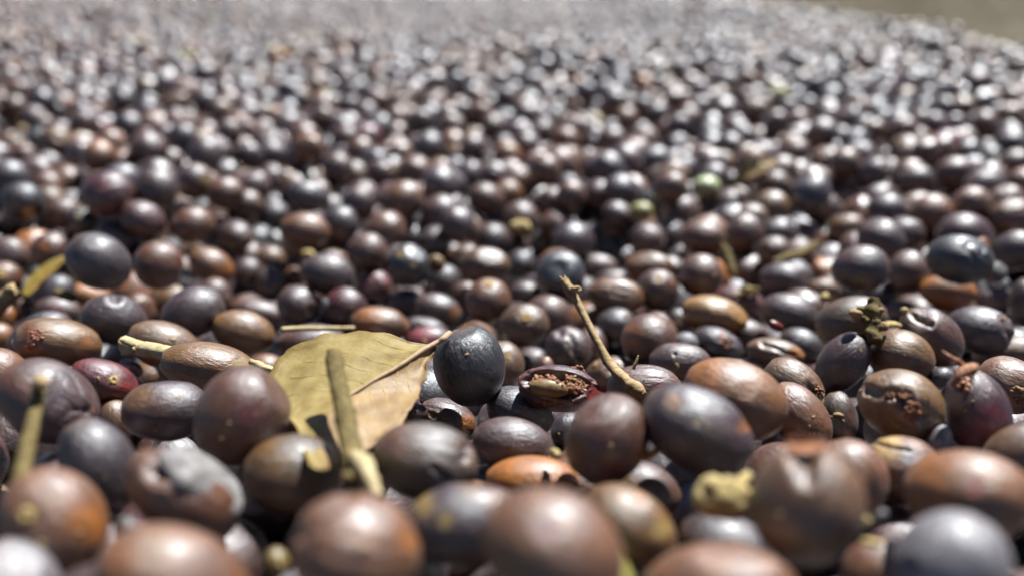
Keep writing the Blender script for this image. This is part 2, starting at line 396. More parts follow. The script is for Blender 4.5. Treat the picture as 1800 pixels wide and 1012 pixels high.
def build_wall():
    "an upright, slightly billowing tarpaulin with a rolled hem, behind a low kerb"
    vs, fs = [], []
    n, m = 120, 14; Y0, Y1 = -0.6, 5.2
    for j in range(n + 1):
        y = Y0 + (Y1 - Y0) * j / n
        for i in range(m + 1):
            z = .13 * i / m
            w = 0.004 * math.sin(y * 5.1 + z * 9) * math.sin(z * 8.7) + 0.0016 * math.sin(y * 23 + z * 11)
            vs.append((wall_x(y) + .024 + w, y, z))
    for j in range(n):
        for i in range(m):
            a = j * (m + 1) + i
            fs.append((a, a + m + 1, a + m + 2, a + 1))
    o = mesh_obj("tarpaulin_wall", vs, fs, M_WALL)
    tag(o, "dull olive tan tarpaulin wall bordering the drying fruit in the far corner", "wall")
    vs, fs = [], []; k = 10
    for j in range(n + 1):
        y = Y0 + (Y1 - Y0) * j / n
        for i in range(k):
            a = 2 * math.pi * i / k
            vs.append((wall_x(y) + .024 + .006 * math.cos(a) + 0.0016 * math.sin(y * 23 + 4), y, .132 + .006 * math.sin(a)))
    for j in range(n):
        for i in range(k):
            fs.append((j * k + i, j * k + (i + 1) % k, (j + 1) * k + (i + 1) % k, (j + 1) * k + i))
    fs.append(tuple(range(k))); fs.append(tuple(reversed(range(n * k, n * k + k))))
    mesh_obj("hem", vs, fs, M_WALL, o)
    prof = [(0, 0), (0, .052), (.0015, .0555), (.005, .057), (.016, .057), (.018, .055), (.018, 0)]
    vs, fs = [], []; k = len(prof)
    for j in range(n + 1):
        y = Y0 + (Y1 - Y0) * j / n
        for (dx, z) in prof: vs.append((wall_x(y) + dx + .0012 * math.sin(y * 31 + z * 50), y, z + .0008 * math.sin(y * 19) * (z > 0)))
    for j in range(n):
        for i in range(k - 1):
            a = j * k + i; fs.append((a, a + k, a + k + 1, a + 1))
    fs.append(tuple(range(k))); fs.append(tuple(reversed(range(n * k, n * k + k))))
    tag(mesh_obj("kerb", vs, fs, M_KERB), kind="structure")
build_wall()

# ---------------------------------------------------------------- palette (base colours of the skins)
PAL = {
    'C': (.135, .068, .042), 'CB': (.115, .070, .044), 'CO': (.17, .080, .032), 'CT': (.165, .085, .040),
    'B': (.085, .034, .014), 'BP': (.070, .032, .022), 'OB': (.115, .052, .016), 'O': (.27, .115, .030), 'O2': (.27, .11, .028), 'YD': (.13, .10, .012),
    'T': (.120, .068, .022), 'T2': (.24, .15, .065), 'A': (.060, .034, .010), 'A2': (.075, .040, .010), 'E': (.105, .056, .026),
    'P': (.042, .021, .018), 'P2': (.072, .045, .042), 'P3': (.050, .016, .016), 'PB': (.060, .032, .028),
    'S': (.031, .022, .027), 'S2': (.046, .041, .052), 'S3': (.040, .029, .032), 'SP': (.044, .029, .032), 'SB': (.062, .044, .032),
    'K': (.013, .009, .009), 'K2': (.026, .025, .030), 'D': (.034, .020, .026), 'R': (.090, .018, .020), 'RK': (.038, .008, .010),
    'R2': (.22, .028, .015), 'R3': (.10, .020, .012), 'R4': (.20, .015, .03), 'G1': (.165, .150, .155),
    'Y': (.26, .24, .035), 'Y2': (.30, .20, .05), 'Y3': (.55, .36, .10), 'G': (.32, .38, .17),
}
_keep = ('G', 'Y', 'Y2', 'Y3', 'G1', 'K', 'K2', 'O2')
PAL = {k: (v if k in _keep else (v[0] * 1.10, v[1] * .93, v[2] * (.74 if k[0] in 'BTAEOC' else .92))) for k, v in PAL.items()}
def saturate(c, k=1.16):
    m = sum(c) / 3
    return tuple(max(.003, m + (x - m) * k) for x in c)
PAL = {k: (v if k in _keep else saturate(v)) for k, v in PAL.items()}
PAL = {k: (v if k in _keep or k == 'R' else (v[0] * 1.0, v[1] * 1.02, v[2] * .90)) for k, v in PAL.items()}
SECOND = {'S': 'P', 'S2': 'S3', 'S3': 'P2', 'SP': 'BP', 'SB': 'B', 'K': 'D', 'K2': 'S', 'D': 'P', 'P': 'B', 'P2': 'B', 'P3': 'R', 'PB': 'B',
          'B': 'OB', 'BP': 'B', 'C': 'CO', 'CB': 'T', 'CO': 'O', 'CT': 'O', 'O': 'CO', 'OB': 'O', 'T': 'OB', 'T2': 'T', 'A': 'T', 'A2': 'OB',
          'E': 'A', 'R': 'P', 'RK': 'R', 'G1': 'P2', 'Y': 'T', 'G': 'Y'}

# ---------------------------------------------------------------- place the fruit one can tell apart
PROF_Y = np.array([-60, 0, 60, 150, 270, 340, 480, 540, 600, 650, 750, 960, 1100], float)
PROF_D = np.array([2000, 1420, 850, 567, 400, 322, 253, 223, 192, 161, 119, 84, 74], float) / 1000
R0 = 0.0072
hero = []
for line in FRUIT.strip().splitlines():
    a, label, marks = line.split("|")
    t = a.split()
    u, v, sa, sb, ang = map(float, t[:5])
    if sb > sa:
        sa, sb, ang = sb, sa, ang + 90
    hero.append(dict(u=u, v=v, a=sa, b=sb, ang=math.radians(ang), col=t[5], label=label, marks=marks))
for h in hero:
    rpx = (h['a'] * h['b'] * h['b']) ** (1 / 3)
    dp = float(np.interp(h['v'], PROF_Y, PROF_D)); ds = FPX * R0 / rpx
    if min(h['a'], h['b']) < 27 or h['b'] / h['a'] < .45: ds = dp = dp * 1.14
    h['d'] = h['d0'] = math.exp(.55 * math.log(dp) + .45 * math.log(ds))
    if h['label'].startswith('dark olive and plum'): h['d'] = h['d0'] = .120
    # shape in the image plane, corrected for the stretch away from the axis
    c, s = math.cos(h['ang']), math.sin(h['ang'])
    E = np.array([[c, -s], [s, c]]) @ np.diag([h['a'], h['b']])
    S = E @ E.T
    dr = np.array([h['u'] - 900, h['v'] - 506]); q = np.linalg.norm(dr)
    if q > 1:
        n = dr / q; k = 1 / math.sqrt(1 + (q / FPX) ** 2)
        Mx = np.eye(2) + (k - 1) * np.outer(n, n)
        S = Mx @ S @ Mx.T
    w, V = np.linalg.eigh(S)
    h['px'] = np.sqrt(w[::-1]); ax = V[:, ::-1]
    r = ray(h['u'], h['v']); r = r / np.linalg.norm(r)
    A = ax[0, 0] * RGT - ax[1, 0] * UPV
    A = A - r * (A @ r); A /= np.linalg.norm(A)
    B = np.cross(r, A); B /= np.linalg.norm(B)
    if B[2] < 0: A, B = -A, -B
    h['R'] = np.stack([A, r, B], 1)          # long axis, away from viewer, up
    h['zk'] = 0.97 * h['px'][1] / h['px'][0] if h['px'][1] / h['px'][0] < .62 else 1.0
def hero_axes(h):
    k = h['d'] / FPX
    a, b = h['px'][0] * k, h['px'][1] * k
    dep = b if b / a > .62 else (a * b) ** .5 * .9
    return np.array([a, dep, b])
def hero_pos(h):
    return at(h['u'], h['v'], h['d'])
def support(h, dvec, ax):
    q = (h['R'].T @ dvec) / ax
    return 1 / max(np.linalg.norm(q), 1e-9)
for it in range(70):
    P = [hero_pos(h) for h in hero]; AX = [hero_axes(h) for h in hero]
    mv = np.zeros(len(hero)); nb = 0
    for i in range(len(hero)):
        for j in range(i + 1, len(hero)):
            dv = P[j] - P[i]; L = np.linalg.norm(dv)
            if L > AX[i].max() + AX[j].max(): continue
            dv = dv / max(L, 1e-6)
            ov = 0.95 * (support(hero[i], dv, AX[i]) + support(hero[j], dv, AX[j])) - L
            if ov > 0:
                nb += 1
                bi = hero[i]['v'] + hero[i]['b']; bj = hero[j]['v'] + hero[j]['b']
                s = 1 if bi > bj else -1           # the one reaching lower stands in front
                mv[i] -= s * ov * .45; mv[j] += s * ov * .45
    for i, h in enumerate(hero):
        h['d'] = max(h['d0'] * .8, min(h['d0'] * 1.3, h['d'] + np.clip(mv[i], -.004, .004))) * .985 + .015 * h['d0']
print("hero overlaps left", nb)

# ---------------------------------------------------------------- fruit meshes
def unit_sphere(nu, nv):
    vs = [(1, 0, 0)]
    for j in range(1, nv):
        th = math.pi * j / nv
        for i in range(nu):
            ph = 2 * math.pi * i / nu
            vs.append((math.cos(th), math.sin(th) * math.cos(ph), math.sin(th) * math.sin(ph)))
    vs.append((-1, 0, 0))
    fs = []
    for i in range(nu):
        fs.append((0, 1 + i, 1 + (i + 1) % nu))
    for j in range(nv - 2):
        for i in range(nu):
            a = 1 + j * nu + i; b = 1 + j * nu + (i + 1) % nu
            fs.append((a, a + nu, b + nu, b))
    last = len(vs) - 1; o = 1 + (nv - 2) * nu
    for i in range(nu):
        fs.append((last, o + (i + 1) % nu, o + i))
    return np.array(vs, float), fs
SPH = {k: unit_sphere(*k) for k in ((112, 72), (64, 44), (40, 28))}

def lerp(a, b, t):
    return a * (1 - t[:, None]) + np.asarray(b) * t[:, None]
def sst(x, lo, hi):
    t = np.clip((x - lo) / (hi - lo), 0, 1); return t * t * (3 - 2 * t)

def skin_shape(U, key, seed, r):
    "body of one fruit on the unit sphere: radial factor and colours"
    rad = 1 + r.uniform(-.06, .06) * U[:, 0] * np.hypot(U[:, 1], U[:, 2])
    rad = rad + .022 * wavenoise(U, 2.6, seed) + .008 * wavenoise(U, 6.5, seed + 5)
    if r.random() < .4:       # a patch of lengthwise shrinkage wrinkles
        c0 = r.normal(size=3); c0[0] *= .5; c0 /= np.linalg.norm(c0)
        k = sst(U @ c0, .35, .9); ph_ = np.arctan2(U[:, 2], U[:, 1])
        rad = rad - k * np.hypot(U[:, 1], U[:, 2]) * (.012 * np.sin(ph_ * r.integers(12, 20) + 1.5 * wavenoise(U, 3, seed + 2)) + .02)
    # slight shoulders and the two navels of a coffee fruit
    for s, dep, rr in ((1, .055, .2), (-1, .04, .15)):
        ang = np.arccos(np.clip(U[:, 0] * s, -1, 1))
        rad = rad - dep * np.exp(-(ang / rr) ** 2) + .012 * np.exp(-((ang - rr * 1.5) / (rr * .6)) ** 2)
    if r.random() < .55:      # some dried fruit sag in facets
        for _ in range(r.integers(1, 4)):
            n = r.normal(size=3); n /= np.linalg.norm(n)
            c = U @ n; lim = r.uniform(.88, .965)
            rad = np.where(c > lim - .08, rad * (1 - .5 * sst(c, lim - .08, 1.0) * (1 - lim) * 1.5), rad)
    base = np.array(PAL[key]) * r.uniform(.9, 1.1); sec = np.array(PAL[SECOND.get(key, key)])
    col = np.tile(base, (len(U), 1))
    n = wavenoise(U, 1.9, seed + 11)
    col = lerp(col, sec, .75 * sst(n, .15, .9))
    col = lerp(col, base * np.array([.62, .6, .72]), .6 * sst(wavenoise(U, 2.6, seed + 17), .2, .9))
    n2 = wavenoise(U, 5.0, seed + 23)
    col = lerp(col, base * 1.35 + .01, .35 * sst(n2, .5, 1.1))
    for s in (1, -1):
        ang = np.arccos(np.clip(U[:, 0] * s, -1, 1))
        col = lerp(col, (.26, .17, .08), .55 * np.exp(-(ang / .09) ** 2))
        col = lerp(col, np.array([.24, .13, .05]), .35 * np.exp(-((ang - .3) / .25) ** 2) * (1 if s > 0 else .4))
    return rad, col

def fruit_points(h):
    ax = hero_axes(h); pos = hero_pos(h)
    big = h['marks'] or h['a'] > 60
    U, F = SPH[(112, 72)] if big else SPH[(64, 44)]
    r = np.random.default_rng(int(abs(h['u']) * 31 + h['v'] * 7) % 99991)
    seed = int(abs(h['u']) * 13 + h['v']) % 9973
    rad, col = skin_shape(U, h['col'], seed, r)
    L0 = (U * ax) @ h['R'].T + pos
    uu = 900 + FPX * ((L0 - CAM) @ RGT) / ((L0 - CAM) @ FWD)
    vv = 506 - FPX * ((L0 - CAM) @ UPV) / ((L0 - CAM) @ FWD)
    facing = (U / ax) @ h['R'].T
    facing = -(facing / np.linalg.norm(facing, axis=1)[:, None]) @ (ray(h['u'], h['v']) / np.linalg.norm(ray(h['u'], h['v'])))
    front = sst(facing, -.15, .1)
    extra = []
    for mk in [m.split() for m in h['marks'].split(';') if m.strip()]:
        kd = mk[0]; x, y = float(mk[1]), float(mk[2])
        if kd == 'crack':
            x2, y2, s = float(mk[3]), float(mk[4]), float(mk[5])
            px, py = x2 - x, y2 - y; LL = px * px + py * py
            t = np.clip(((uu - x) * px + (vv - y) * py) / LL, 0, 1)
            wob = s * .7 * (wavenoise(U, 7, seed + 3))
            q = np.hypot(uu - (x + t * px) + wob, vv - (y + t * py) + wob * .6)
            k = front * np.exp(-(q / s) ** 2)
            big_ = h['a'] > 100
            rad = rad - k * (.10 if not big_ else .07) + front * .025 * np.exp(-((q - 1.7 * s) / s) ** 2)
            if not big_:
                col = lerp(col, (.03, .015, .012), np.clip(1.2 * front * np.exp(-(q / (s * .62)) ** 2), 0, 1))
                ragged = front * np.exp(-((q - s * .9) / (s * .5)) ** 2) * sst(wavenoise(U, 22, seed + 9), .1, .5)
                col = lerp(col, (.42, .27, .17), .8 * ragged)
                rad = rad + .03 * ragged
            else:
                col = lerp(col, np.array(PAL['B']) * .8, .5 * k)
            continue
        s = float(mk[3]); q = np.hypot(uu - x, vv - y)
        if kd == 'spot':
            c = PAL[mk[4]]; w = .25 if s > 18 else .12
            edge = q + s * .35 * wavenoise(U, 5, seed + int(x))
            mk_ = front * (1 - sst(edge, s * (1 - w * 2.4), s * (1 + w * 3)))
            col = lerp(col, c, .75 * mk_)
            if s < 18: rad = rad - .018 * mk_
        elif kd == 'dent':
            rad = rad - front * .12 * np.exp(-(q / (s * .8)) ** 2) + front * .03 * np.exp(-((q - 1.5 * s) / (s * .6)) ** 2)
        elif kd == 'pit':
            rad = rad - front * .12 * np.exp(-(q / s) ** 2)
            col = lerp(col, (.05, .02, .015), .8 * front * np.exp(-(q / (s * .8)) ** 2))
            col = lerp(col, (.32, .2, .12), .6 * front * np.exp(-((q - 1.3 * s) / (s * .4)) ** 2) * sst(wavenoise(U, 14, seed), 0, .5))
        elif kd == 'wrinkle':
            k = front * np.exp(-(q / s) ** 4)
            n = wavenoise(U * np.array([.8, 1.5, 1.5]), 9, seed + 31); n = 1 - np.abs(n) * 1.6
            rad = rad - k * (.04 + .06 * np.clip(n, 0, 1))
            col = lerp(col, (.05, .04, .06), .4 * k * np.clip(n, 0, 1))
        elif kd == 'scar':
            rad = rad - front * .06 * np.exp(-(q / (s * 1.1)) ** 2)
            extra.append((x, y, s))
            col = lerp(col, (.34, .22, .10), .6 * front * np.exp(-(q / (s * 1.1)) ** 2))
    if "twin" in h['label']:      # notch on the upper edge, groove between two lobes
        k = np.exp(-((uu - 1414) / 26) ** 2) * sst(-vv, -900, -780)
        rad = rad - .13 * k
    L = (U * rad[:, None] * ax)
    return L, F, col, pos, ax, extra

def local_on(h, u, v, lift=1.0):
    "point of the fruit's surface seen at a photo position, with its outward normal"
    ax = hero_axes(h) * lift; pos = hero_pos(h)
    r = ray(u, v); o = (h['R'].T @ (CAM - pos)) / ax; d = (h['R'].T @ r) / ax
    A = d @ d; B = 2 * o @ d; Cc = o @ o - 1; D = B * B - 4 * A * Cc
    t = (-B - math.sqrt(D)) / (2 * A) if D > 0 else -B / (2 * A)
    p = CAM + r * t
    n = h['R'] @ ((h['R'].T @ (p - pos)) / ax ** 2); n /= np.linalg.norm(n)
    return p, n

def frame_z(n):
    n = np.asarray(n) / np.linalg.norm(n)
    a = np.array([0, 0, 1.0]) if abs(n[2]) < .9 else np.array([1.0, 0, 0])
    x = np.cross(a, n); x /= np.linalg.norm(x)
    return np.stack([x, np.cross(n, x), n], 1)

def scar_part(p, n, s, parent, inv):
    "dried ring where stalk or flower sat"
    R = frame_z(n); vs, fs = [], []
    prof = [(0, -.12), (.18, -.10), (.34, .06), (.55, .16), (.78, .10), (1.0, .0), (1.12, -.12)]
    k = 18; r = np.random.default_rng(int(s * 1e6) % 997)
    wob = 1 + .12 * np.sin(np.arange(k) * 2 * math.pi / k * 5 + r.uniform(0, 6)) + r.normal(0, .05, k)
    for (q, z) in prof[1:]:
        for i in range(k):
            a = 2 * math.pi * i / k
            vs.append(np.array([q * math.cos(a) * wob[i], q * math.sin(a) * wob[i], z + r.normal(0, .03)]) * s)
    vs.append(np.array([0, 0, -.15]) * s)
    for j in range(len(prof) - 2):
        for i in range(k):
            a = j * k + i; b = j * k + (i + 1) % k
            fs.append((a, b, b + k, a + k))
    c = len(vs) - 1
    for i in range(k): fs.append((c, (i + 1) % k, i))
    V = [R @ v + p for v in vs]
    o = mesh_obj("stem_scar", [inv(v) for v in V], fs, M_SCAR, parent)
    return o

GROUP = "coffee cherries spread out to dry"
hero_obj = []
for h in hero:
    L, F, col, pos, ax, extra = fruit_points(h)
    o = mesh_obj("coffee_cherry", L, F, M_SKIN, None, col)
    o.matrix_world = Matrix.Translation(Vector(pos)) @ Matrix(h['R'].tolist()).to_4x4()
    lab = h['label']
    tag(o, lab, "coffee cherry", GROUP)
    inv = lambda p, R=h['R'], c=pos: R.T @ (np.asarray(p) - c)
    for (x, y, s) in extra:
        p, n = local_on(h, x, y, .985)
        scar_part(p, n, s * h['d'] / FPX * .8, o, inv)
    h['o'] = o; h['inv'] = inv; hero_obj.append(o)

def find(txt):
    for h in hero:
        if txt in h['label']: return h
    raise KeyError(txt)
# ---------------------------------------------------------------- guard points of leaf, twigs and loose bits: keep other fruit off them
GUARD = []      # (point, radius)
def guard_line(p, q, r, n=10):
    for i in range(n + 1): GUARD.append((p + (q - p) * i / n, r))

# filled in by the loose things, built before the mass
# ---------------------------------------------------------------- the rest of the heap: fruit dropped one by one onto the heap
def fill_near():
    hp = np.array([hero_pos(h) for h in hero]); ha = [hero_axes(h) for h in hero]
    hm = np.array([a.max() for a in ha]); hr = np.array([(a[0] * a[1] * a[2]) ** (1 / 3) for a in ha])
    hu = np.array([h['u'] for h in hero]); hv = np.array([h['v'] for h in hero]); hd = np.array([h['d'] for h in hero])
    hinv = []
    for h in hero:
        c, s = math.cos(h['ang']), math.sin(h['ang'])
        hinv.append((c, s, h['a'], h['b']))
    hc, hs, hA, hB = map(np.array, zip(*hinv))
    GP = np.array([g[0] for g in GUARD]); GR = np.array([g[1] for g in GUARD])
    gu, gv, gd = [], [], []
    for p in GP:
        a, b, c = project(p); gu.append(a); gv.append(b); gd.append(c)
    gu, gv, gd = map(np.array, (gu, gv, gd)); gpx = GR * FPX / gd
    cell = .018; grid = {}
    out = []
    r = np.random.default_rng(21)
    Y0, Y1 = .0, .80
    def limit(x, y):
        w = np.exp(-((hp[:, 0] - x) ** 2 + (hp[:, 1] - y) ** 2) / (.015 ** 2))
        far = float(bed_height(x, y))
        if y < .12: far += .0
        ws = w.sum()
        return (w @ (hp[:, 2] - .001) + .25 * far) / (ws + .25)
    n_try = 0; rejected = 0
    pts = []
    y = Y0
    for layer in range(5):
        dens = 1.0 / (.0134 ** 2)
        y = Y0
        for jy in range(int((Y1 - Y0) / .0134)):
            y = Y0 + jy * .0134
            xl = -(.74 * y + .08); xr = min(.74 * y + .08, wall_x(y) - .008)
            nx = int((xr - xl) / .0134)
            for ix in range(nx):
                pts.append((layer, xl + (ix + r.random()) * .0134, y + r.random() * .0134))
    keyed = sorted(pts, key=lambda p: (p[0], r.random()))
    for (layer, x0, y0) in keyed:
        rc = r.uniform(.0065, .0086); best = None
        lim = limit(x0, y0)
        floor = max(.006, lim - .040)
        for k in range(3):
            x = x0 + (r.random() - .5) * .009 * (k > 0); yy = y0 + (r.random() - .5) * .009 * (k > 0)
            z = floor
            ci, cj = int(x // cell), int(yy // cell)
            for a in (-1, 0, 1):
                for b in (-1, 0, 1):
                    for (px, py, pz, pr) in grid.get((ci + a, cj + b), ()):
                        dd = (px - x) ** 2 + (py - yy) ** 2; R = rc + pr
                        if dd < R * R:
                            zz = pz + math.sqrt(R * R - dd)
                            if zz > z: z = zz
            if best is None or z < best[2]: best = (x, yy, z)
        x, yy, z = best
        if x > wall_x(yy) - .007: continue
        if z > lim + .0010 + r.normal() * .0036: continue
        p = np.array([x, yy, z])
        if np.linalg.norm(p - CAM) < .062: continue
        # against the placed fruit
        dv = p - hp; L = np.linalg.norm(dv, axis=1)
        near = np.nonzero(L < hm + rc)[0]; bad = False
        for i in near:
            q = support(hero[i], dv[i] / L[i], ha[i])
            if L[i] < q * .96 + rc * .9: bad = True; break
        if bad: continue
        if len(GP) and np.any(np.linalg.norm(GP - p, axis=1) < GR + rc * .95): continue
        # never in front of a placed fruit
        if yy < .48:
            u, v, d = project(p)
            if d > .03:
                rp = rc * FPX / d
                du, dw = u - hu, v - hv
                a = hc * du + hs * dw; b = -hs * du + hc * dw
                m = (d < hd + .005) & ((a / (hA + rp * .78)) ** 2 + (b / (hB + rp * .78)) ** 2 < 1)
                if m.any(): continue
                if len(GP) and np.any((d < gd) & (np.hypot(u - gu, v - gv) < gpx + rp * .8)): continue
                if v > 1300 and z > .075: continue
        grid.setdefault((int(x // cell), int(yy // cell)), []).append((x, yy, z, rc))
        out.append((x, yy, z, rc))
    # what lies deeper in the heap, glimpsed through the gaps
    for (dz, sp_) in ((.017, .0125), (.029, .0115)):
        y = -.02
        while y < Y1:
            xl = -(.74 * y + .10); xr = min(.74 * y + .10, wall_x(y) - .008); x = xl
            while x < xr:
                a, b = x + r.uniform(-.003, .003), y + r.uniform(-.003, .003)
                z = limit(a, b) - dz + r.normal() * .0015
                p = np.array([a, b, z]); rc = r.uniform(.0062, .0076)
                dv = p - hp; L = np.linalg.norm(dv, axis=1)
                if z > .008 and not any(L[i] < support(hero[i], dv[i] / L[i], ha[i]) * .95 + rc * .7 for i in np.nonzero(L < hm + rc)[0]) \
                   and not (len(GP) and np.any(np.linalg.norm(GP - p, axis=1) < GR + rc)):
                    u, v, d = project(p); ok_ = d > .05
                    if ok_ and y < .4:
                        rp = rc * FPX / d; du, dw = u - hu, v - hv
                        aa = hc * du + hs * dw; bb = -hs * du + hc * dw
                        ok_ = not ((d < hd) & ((aa / (hA + rp * .8)) ** 2 + (bb / (hB + rp * .8)) ** 2 < 1)).any()
                    if ok_: deep.append((a, b, z, rc))
                x += sp_
            y += sp_
    return out
deep = []

FILL_KEYS = ['S', 'S3', 'SP', 'P', 'P2', 'PB', 'B', 'BP', 'C', 'CB', 'T', 'OB', 'D', 'P3', 'A2', 'K', 'R', 'CT']
FILL_W = np.array([6, 8, 10, 13, 9, 9, 13, 16, 6, 7, 6, 5, 5, 6, 6, 2, 1, 5], float); FILL_W /= FILL_W.sum()

def rot_for(r):
    "long axis near level, turned at random"
    yaw = r.uniform(0, 2 * math.pi); tilt = r.normal(0, .45); roll = r.uniform(0, 6.28)
    return Matrix.Rotation(yaw, 3, 'Z') @ Matrix.Rotation(tilt, 3, 'Y') @ Matrix.Rotation(roll, 3, 'X')
# ---------------------------------------------------------------- loose things: twigs, leaf, husks
LANDMARKS = []
def tube(name, pts, rad, mat, parent=None, sides=14, wob=.08, seed=1, ridges=0, caps=True, inv=None):
    "bent rod through pts with a radius at each point, knotty and ridged"
    pts = [np.asarray(p, float) for p in pts]
    # resample
    P, Rr = [], []
    n = len(pts)
    for i in range(n - 1):
        p0 = pts[max(i - 1, 0)]; p1 = pts[i]; p2 = pts[i + 1]; p3 = pts[min(i + 2, n - 1)]
        m = 8
        for k in range(m):
            t = k / m
            q = .5 * ((2 * p1) + (-p0 + p2) * t + (2 * p0 - 5 * p1 + 4 * p2 - p3) * t * t + (-p0 + 3 * p1 - 3 * p2 + p3) * t ** 3)
            P.append(q); Rr.append(rad[i] + (rad[i + 1] - rad[i]) * (t * t * (3 - 2 * t)))
    P.append(pts[-1]); Rr.append(rad[-1])
    r = np.random.default_rng(seed); vs, fs = [], []
    T0 = P[1] - P[0]; T0 /= np.linalg.norm(T0)
    F = frame_z(T0); X = F[:, 0]
    ph = r.uniform(0, 6.28, 6)
    for i, (p, rr) in enumerate(zip(P, Rr)):
        T = P[min(i + 1, len(P) - 1)] - P[max(i - 1, 0)]; T /= np.linalg.norm(T)
        X = X - T * (X @ T); X /= np.linalg.norm(X); Y = np.cross(T, X)
        for k in range(sides):
            a = 2 * math.pi * k / sides
            w = 1 + wob * (math.sin(3 * a + i * .25 + ph[0]) * .5 + math.sin(i * .9 + ph[1] + a) * .35 + r.normal() * .35) + ridges * abs(math.sin(2.5 * a + ph[2]))
            vs.append(p + rr * w * (X * math.cos(a) + Y * math.sin(a)))
    m = len(P)
    for i in range(m - 1):
        for k in range(sides):
            a = i * sides + k; b = i * sides + (k + 1) % sides
            fs.append((a, b, b + sides, a + sides))
    if caps:
        for (row, sgn) in ((0, -1), (m - 1, 1)):
            T = (P[1] - P[0]) if row == 0 else (P[-1] - P[-2]); T /= np.linalg.norm(T)
            # a broken, splintered end
            c = len(vs); vs.append(P[row] + T * sgn * Rr[row] * .15)
            for k in range(sides):
                vs[row * sides + k] = vs[row * sides + k] + T * sgn * Rr[row] * r.uniform(-.2, .35)
                a = row * sides + k; b = row * sides + (k + 1) % sides
                fs.append((c, b, a) if sgn < 0 else (c, a, b))
    if inv: vs = [inv(v) for v in vs]
    return mesh_obj(name, vs, fs, mat, parent)

def centre(o):
    "move an object's origin to the middle of its mesh"
    me = o.data; n = len(me.vertices); co = np.zeros(n * 3); me.vertices.foreach_get("co", co); co = co.reshape(-1, 3)
    c = co.mean(0); me.vertices.foreach_set("co", (co - c).ravel()); me.update()
    o.location = Vector(c) + o.location
    for ch in o.children: ch.location = ch.location - Vector(c)
    return o

def lump(name, pos, size, mat, seed=1, rough=.18, freq=2.5, parent=None, squash=(1, 1, 1), R=None, inv=None, key=(40, 28), cols=None):
    U, F = SPH[key]
    rad = 1 + rough * wavenoise(U, freq, seed) + rough * .45 * wavenoise(U, freq * 2.6, seed + 4)
    V = U * rad[:, None] * np.array(squash) * size
    if R is not None: V = V @ np.asarray(R).T
    V = V + np.asarray(pos)
    if inv: V = np.array([inv(v) for v in V])
    return mesh_obj(name, V, F, mat, parent, cols=cols)

def px(s, d): return s * d / FPX
def rod(name, pts, mat, label, cat, group=None, lm=None, **kw):
    "pts: (u, v, depth, radius in photo pixels)"
    P = [at(u, v, d) for (u, v, d, r_) in pts]; R = [px(r_, d) for (u, v, d, r_) in pts]
    o = tube(name, P, R, mat, **kw); centre(o); tag(o, label, cat, group)
    for a, b, r_ in zip(P[:-1], P[1:], R[:-1]): guard_line(a, b, r_, 8)
    if lm: LANDMARKS.append((pts[0][0], pts[0][1], 20, lm))
    return o

TW = "dry twigs and stalks among the cherries"
# long thin twig standing out of the heap, with a broken flared tip
o = rod("twig", [(990, 492, .176, 7), (1003, 512, .175, 10), (1010, 522, .175, 7), (1030, 562, .173, 6.5), (1050, 600, .170, 7), (1072, 640, .167, 9), (1098, 666, .163, 10), (1118, 684, .160, 15), (1130, 694, .159, 9)],
        M_TWIG, "long thin tan twig leaning upright with a flared broken tip", "twig", TW, wob=.10, seed=3, lm="long thin twig")
# its bark scale near the tip and the frayed end
P0 = at(1010, 516, .174)
inv_o = lambda p, c=np.array(o.location): np.asarray(p) - c
for k, (u, v, u2, v2) in enumerate(((984, 486, 996, 500), (992, 484, 999, 502), (998, 490, 1003, 506))):
    tube("splinter", [at(u2, v2, .1755), at((u + u2) / 2, (v + v2) / 2, .1755), at(u, v, .176)], [px(4.5, .17), px(3, .17), px(1.2, .17)], M_TWIG, o, sides=7, wob=.2, seed=k, inv=inv_o)
lump("bark_knot", at(1013, 508, .1735), px(8, .174), M_TWIG, seed=6, rough=.25, freq=4, parent=o, squash=(1.1, .8, .8), inv=inv_o)
# the upright stick in front of the leaf
o = rod("stick", [(586, 620, .1270, 12), (588, 634, .1258, 15), (593, 665, .1230, 14.5), (601, 705, .1195, 15), (607, 730, .1170, 18), (612, 760, .1145, 17), (622, 810, .1095, 19), (632, 850, .1045, 22), (640, 880, .1015, 20)],
        M_OLIVE, "upright olive grey stick with flat cut top standing before the leaf", "stick", TW, wob=.07, seed=8, ridges=.12, lm="upright stick")
inv_o = lambda p, c=np.array(o.location): np.asarray(p) - c
tube("side_shoot", [at(622, 800, .1080), at(638, 815, .102), at(650, 845, .100), at(664, 872, .0985)], [px(9, .11), px(15, .107), px(14, .104), px(9, .102)], M_TWIG_PALE, o, sides=12, wob=.15, seed=5, inv=inv_o, ridges=.15)
lump("bud", at(614, 836, .101), px(11, .101), M_OLIVE, seed=2, rough=.25, parent=o, inv=inv_o)
# thick pale twig lying left of the leaf
o = rod("twig", [(222, 606, .170, 15), (240, 610, .168, 12), (275, 616, .164, 12), (325, 626, .160, 12), (370, 640, .166, 11)],
        M_TWIG_PALE, "thick pale yellow twig lying across the taupe cherry with a split end", "twig", TW, wob=.10, seed=12, ridges=.15, lm="thick pale twig")
inv_o = lambda p, c=np.array(o.location): np.asarray(p) - c
tube("splinter", [at(238, 606, .166), at(222, 600, .166), at(212, 597, .167)], [px(9, .167), px(6, .167), px(2, .167)], M_TWIG_PALE, o, sides=8, wob=.2, seed=3, inv=inv_o)
tube("splinter", [at(238, 612, .166), at(224, 618, .166), at(214, 622, .167)], [px(8, .167), px(6, .167), px(2, .167)], M_TWIG_PALE, o, sides=8, wob=.2, seed=4, inv=inv_o)
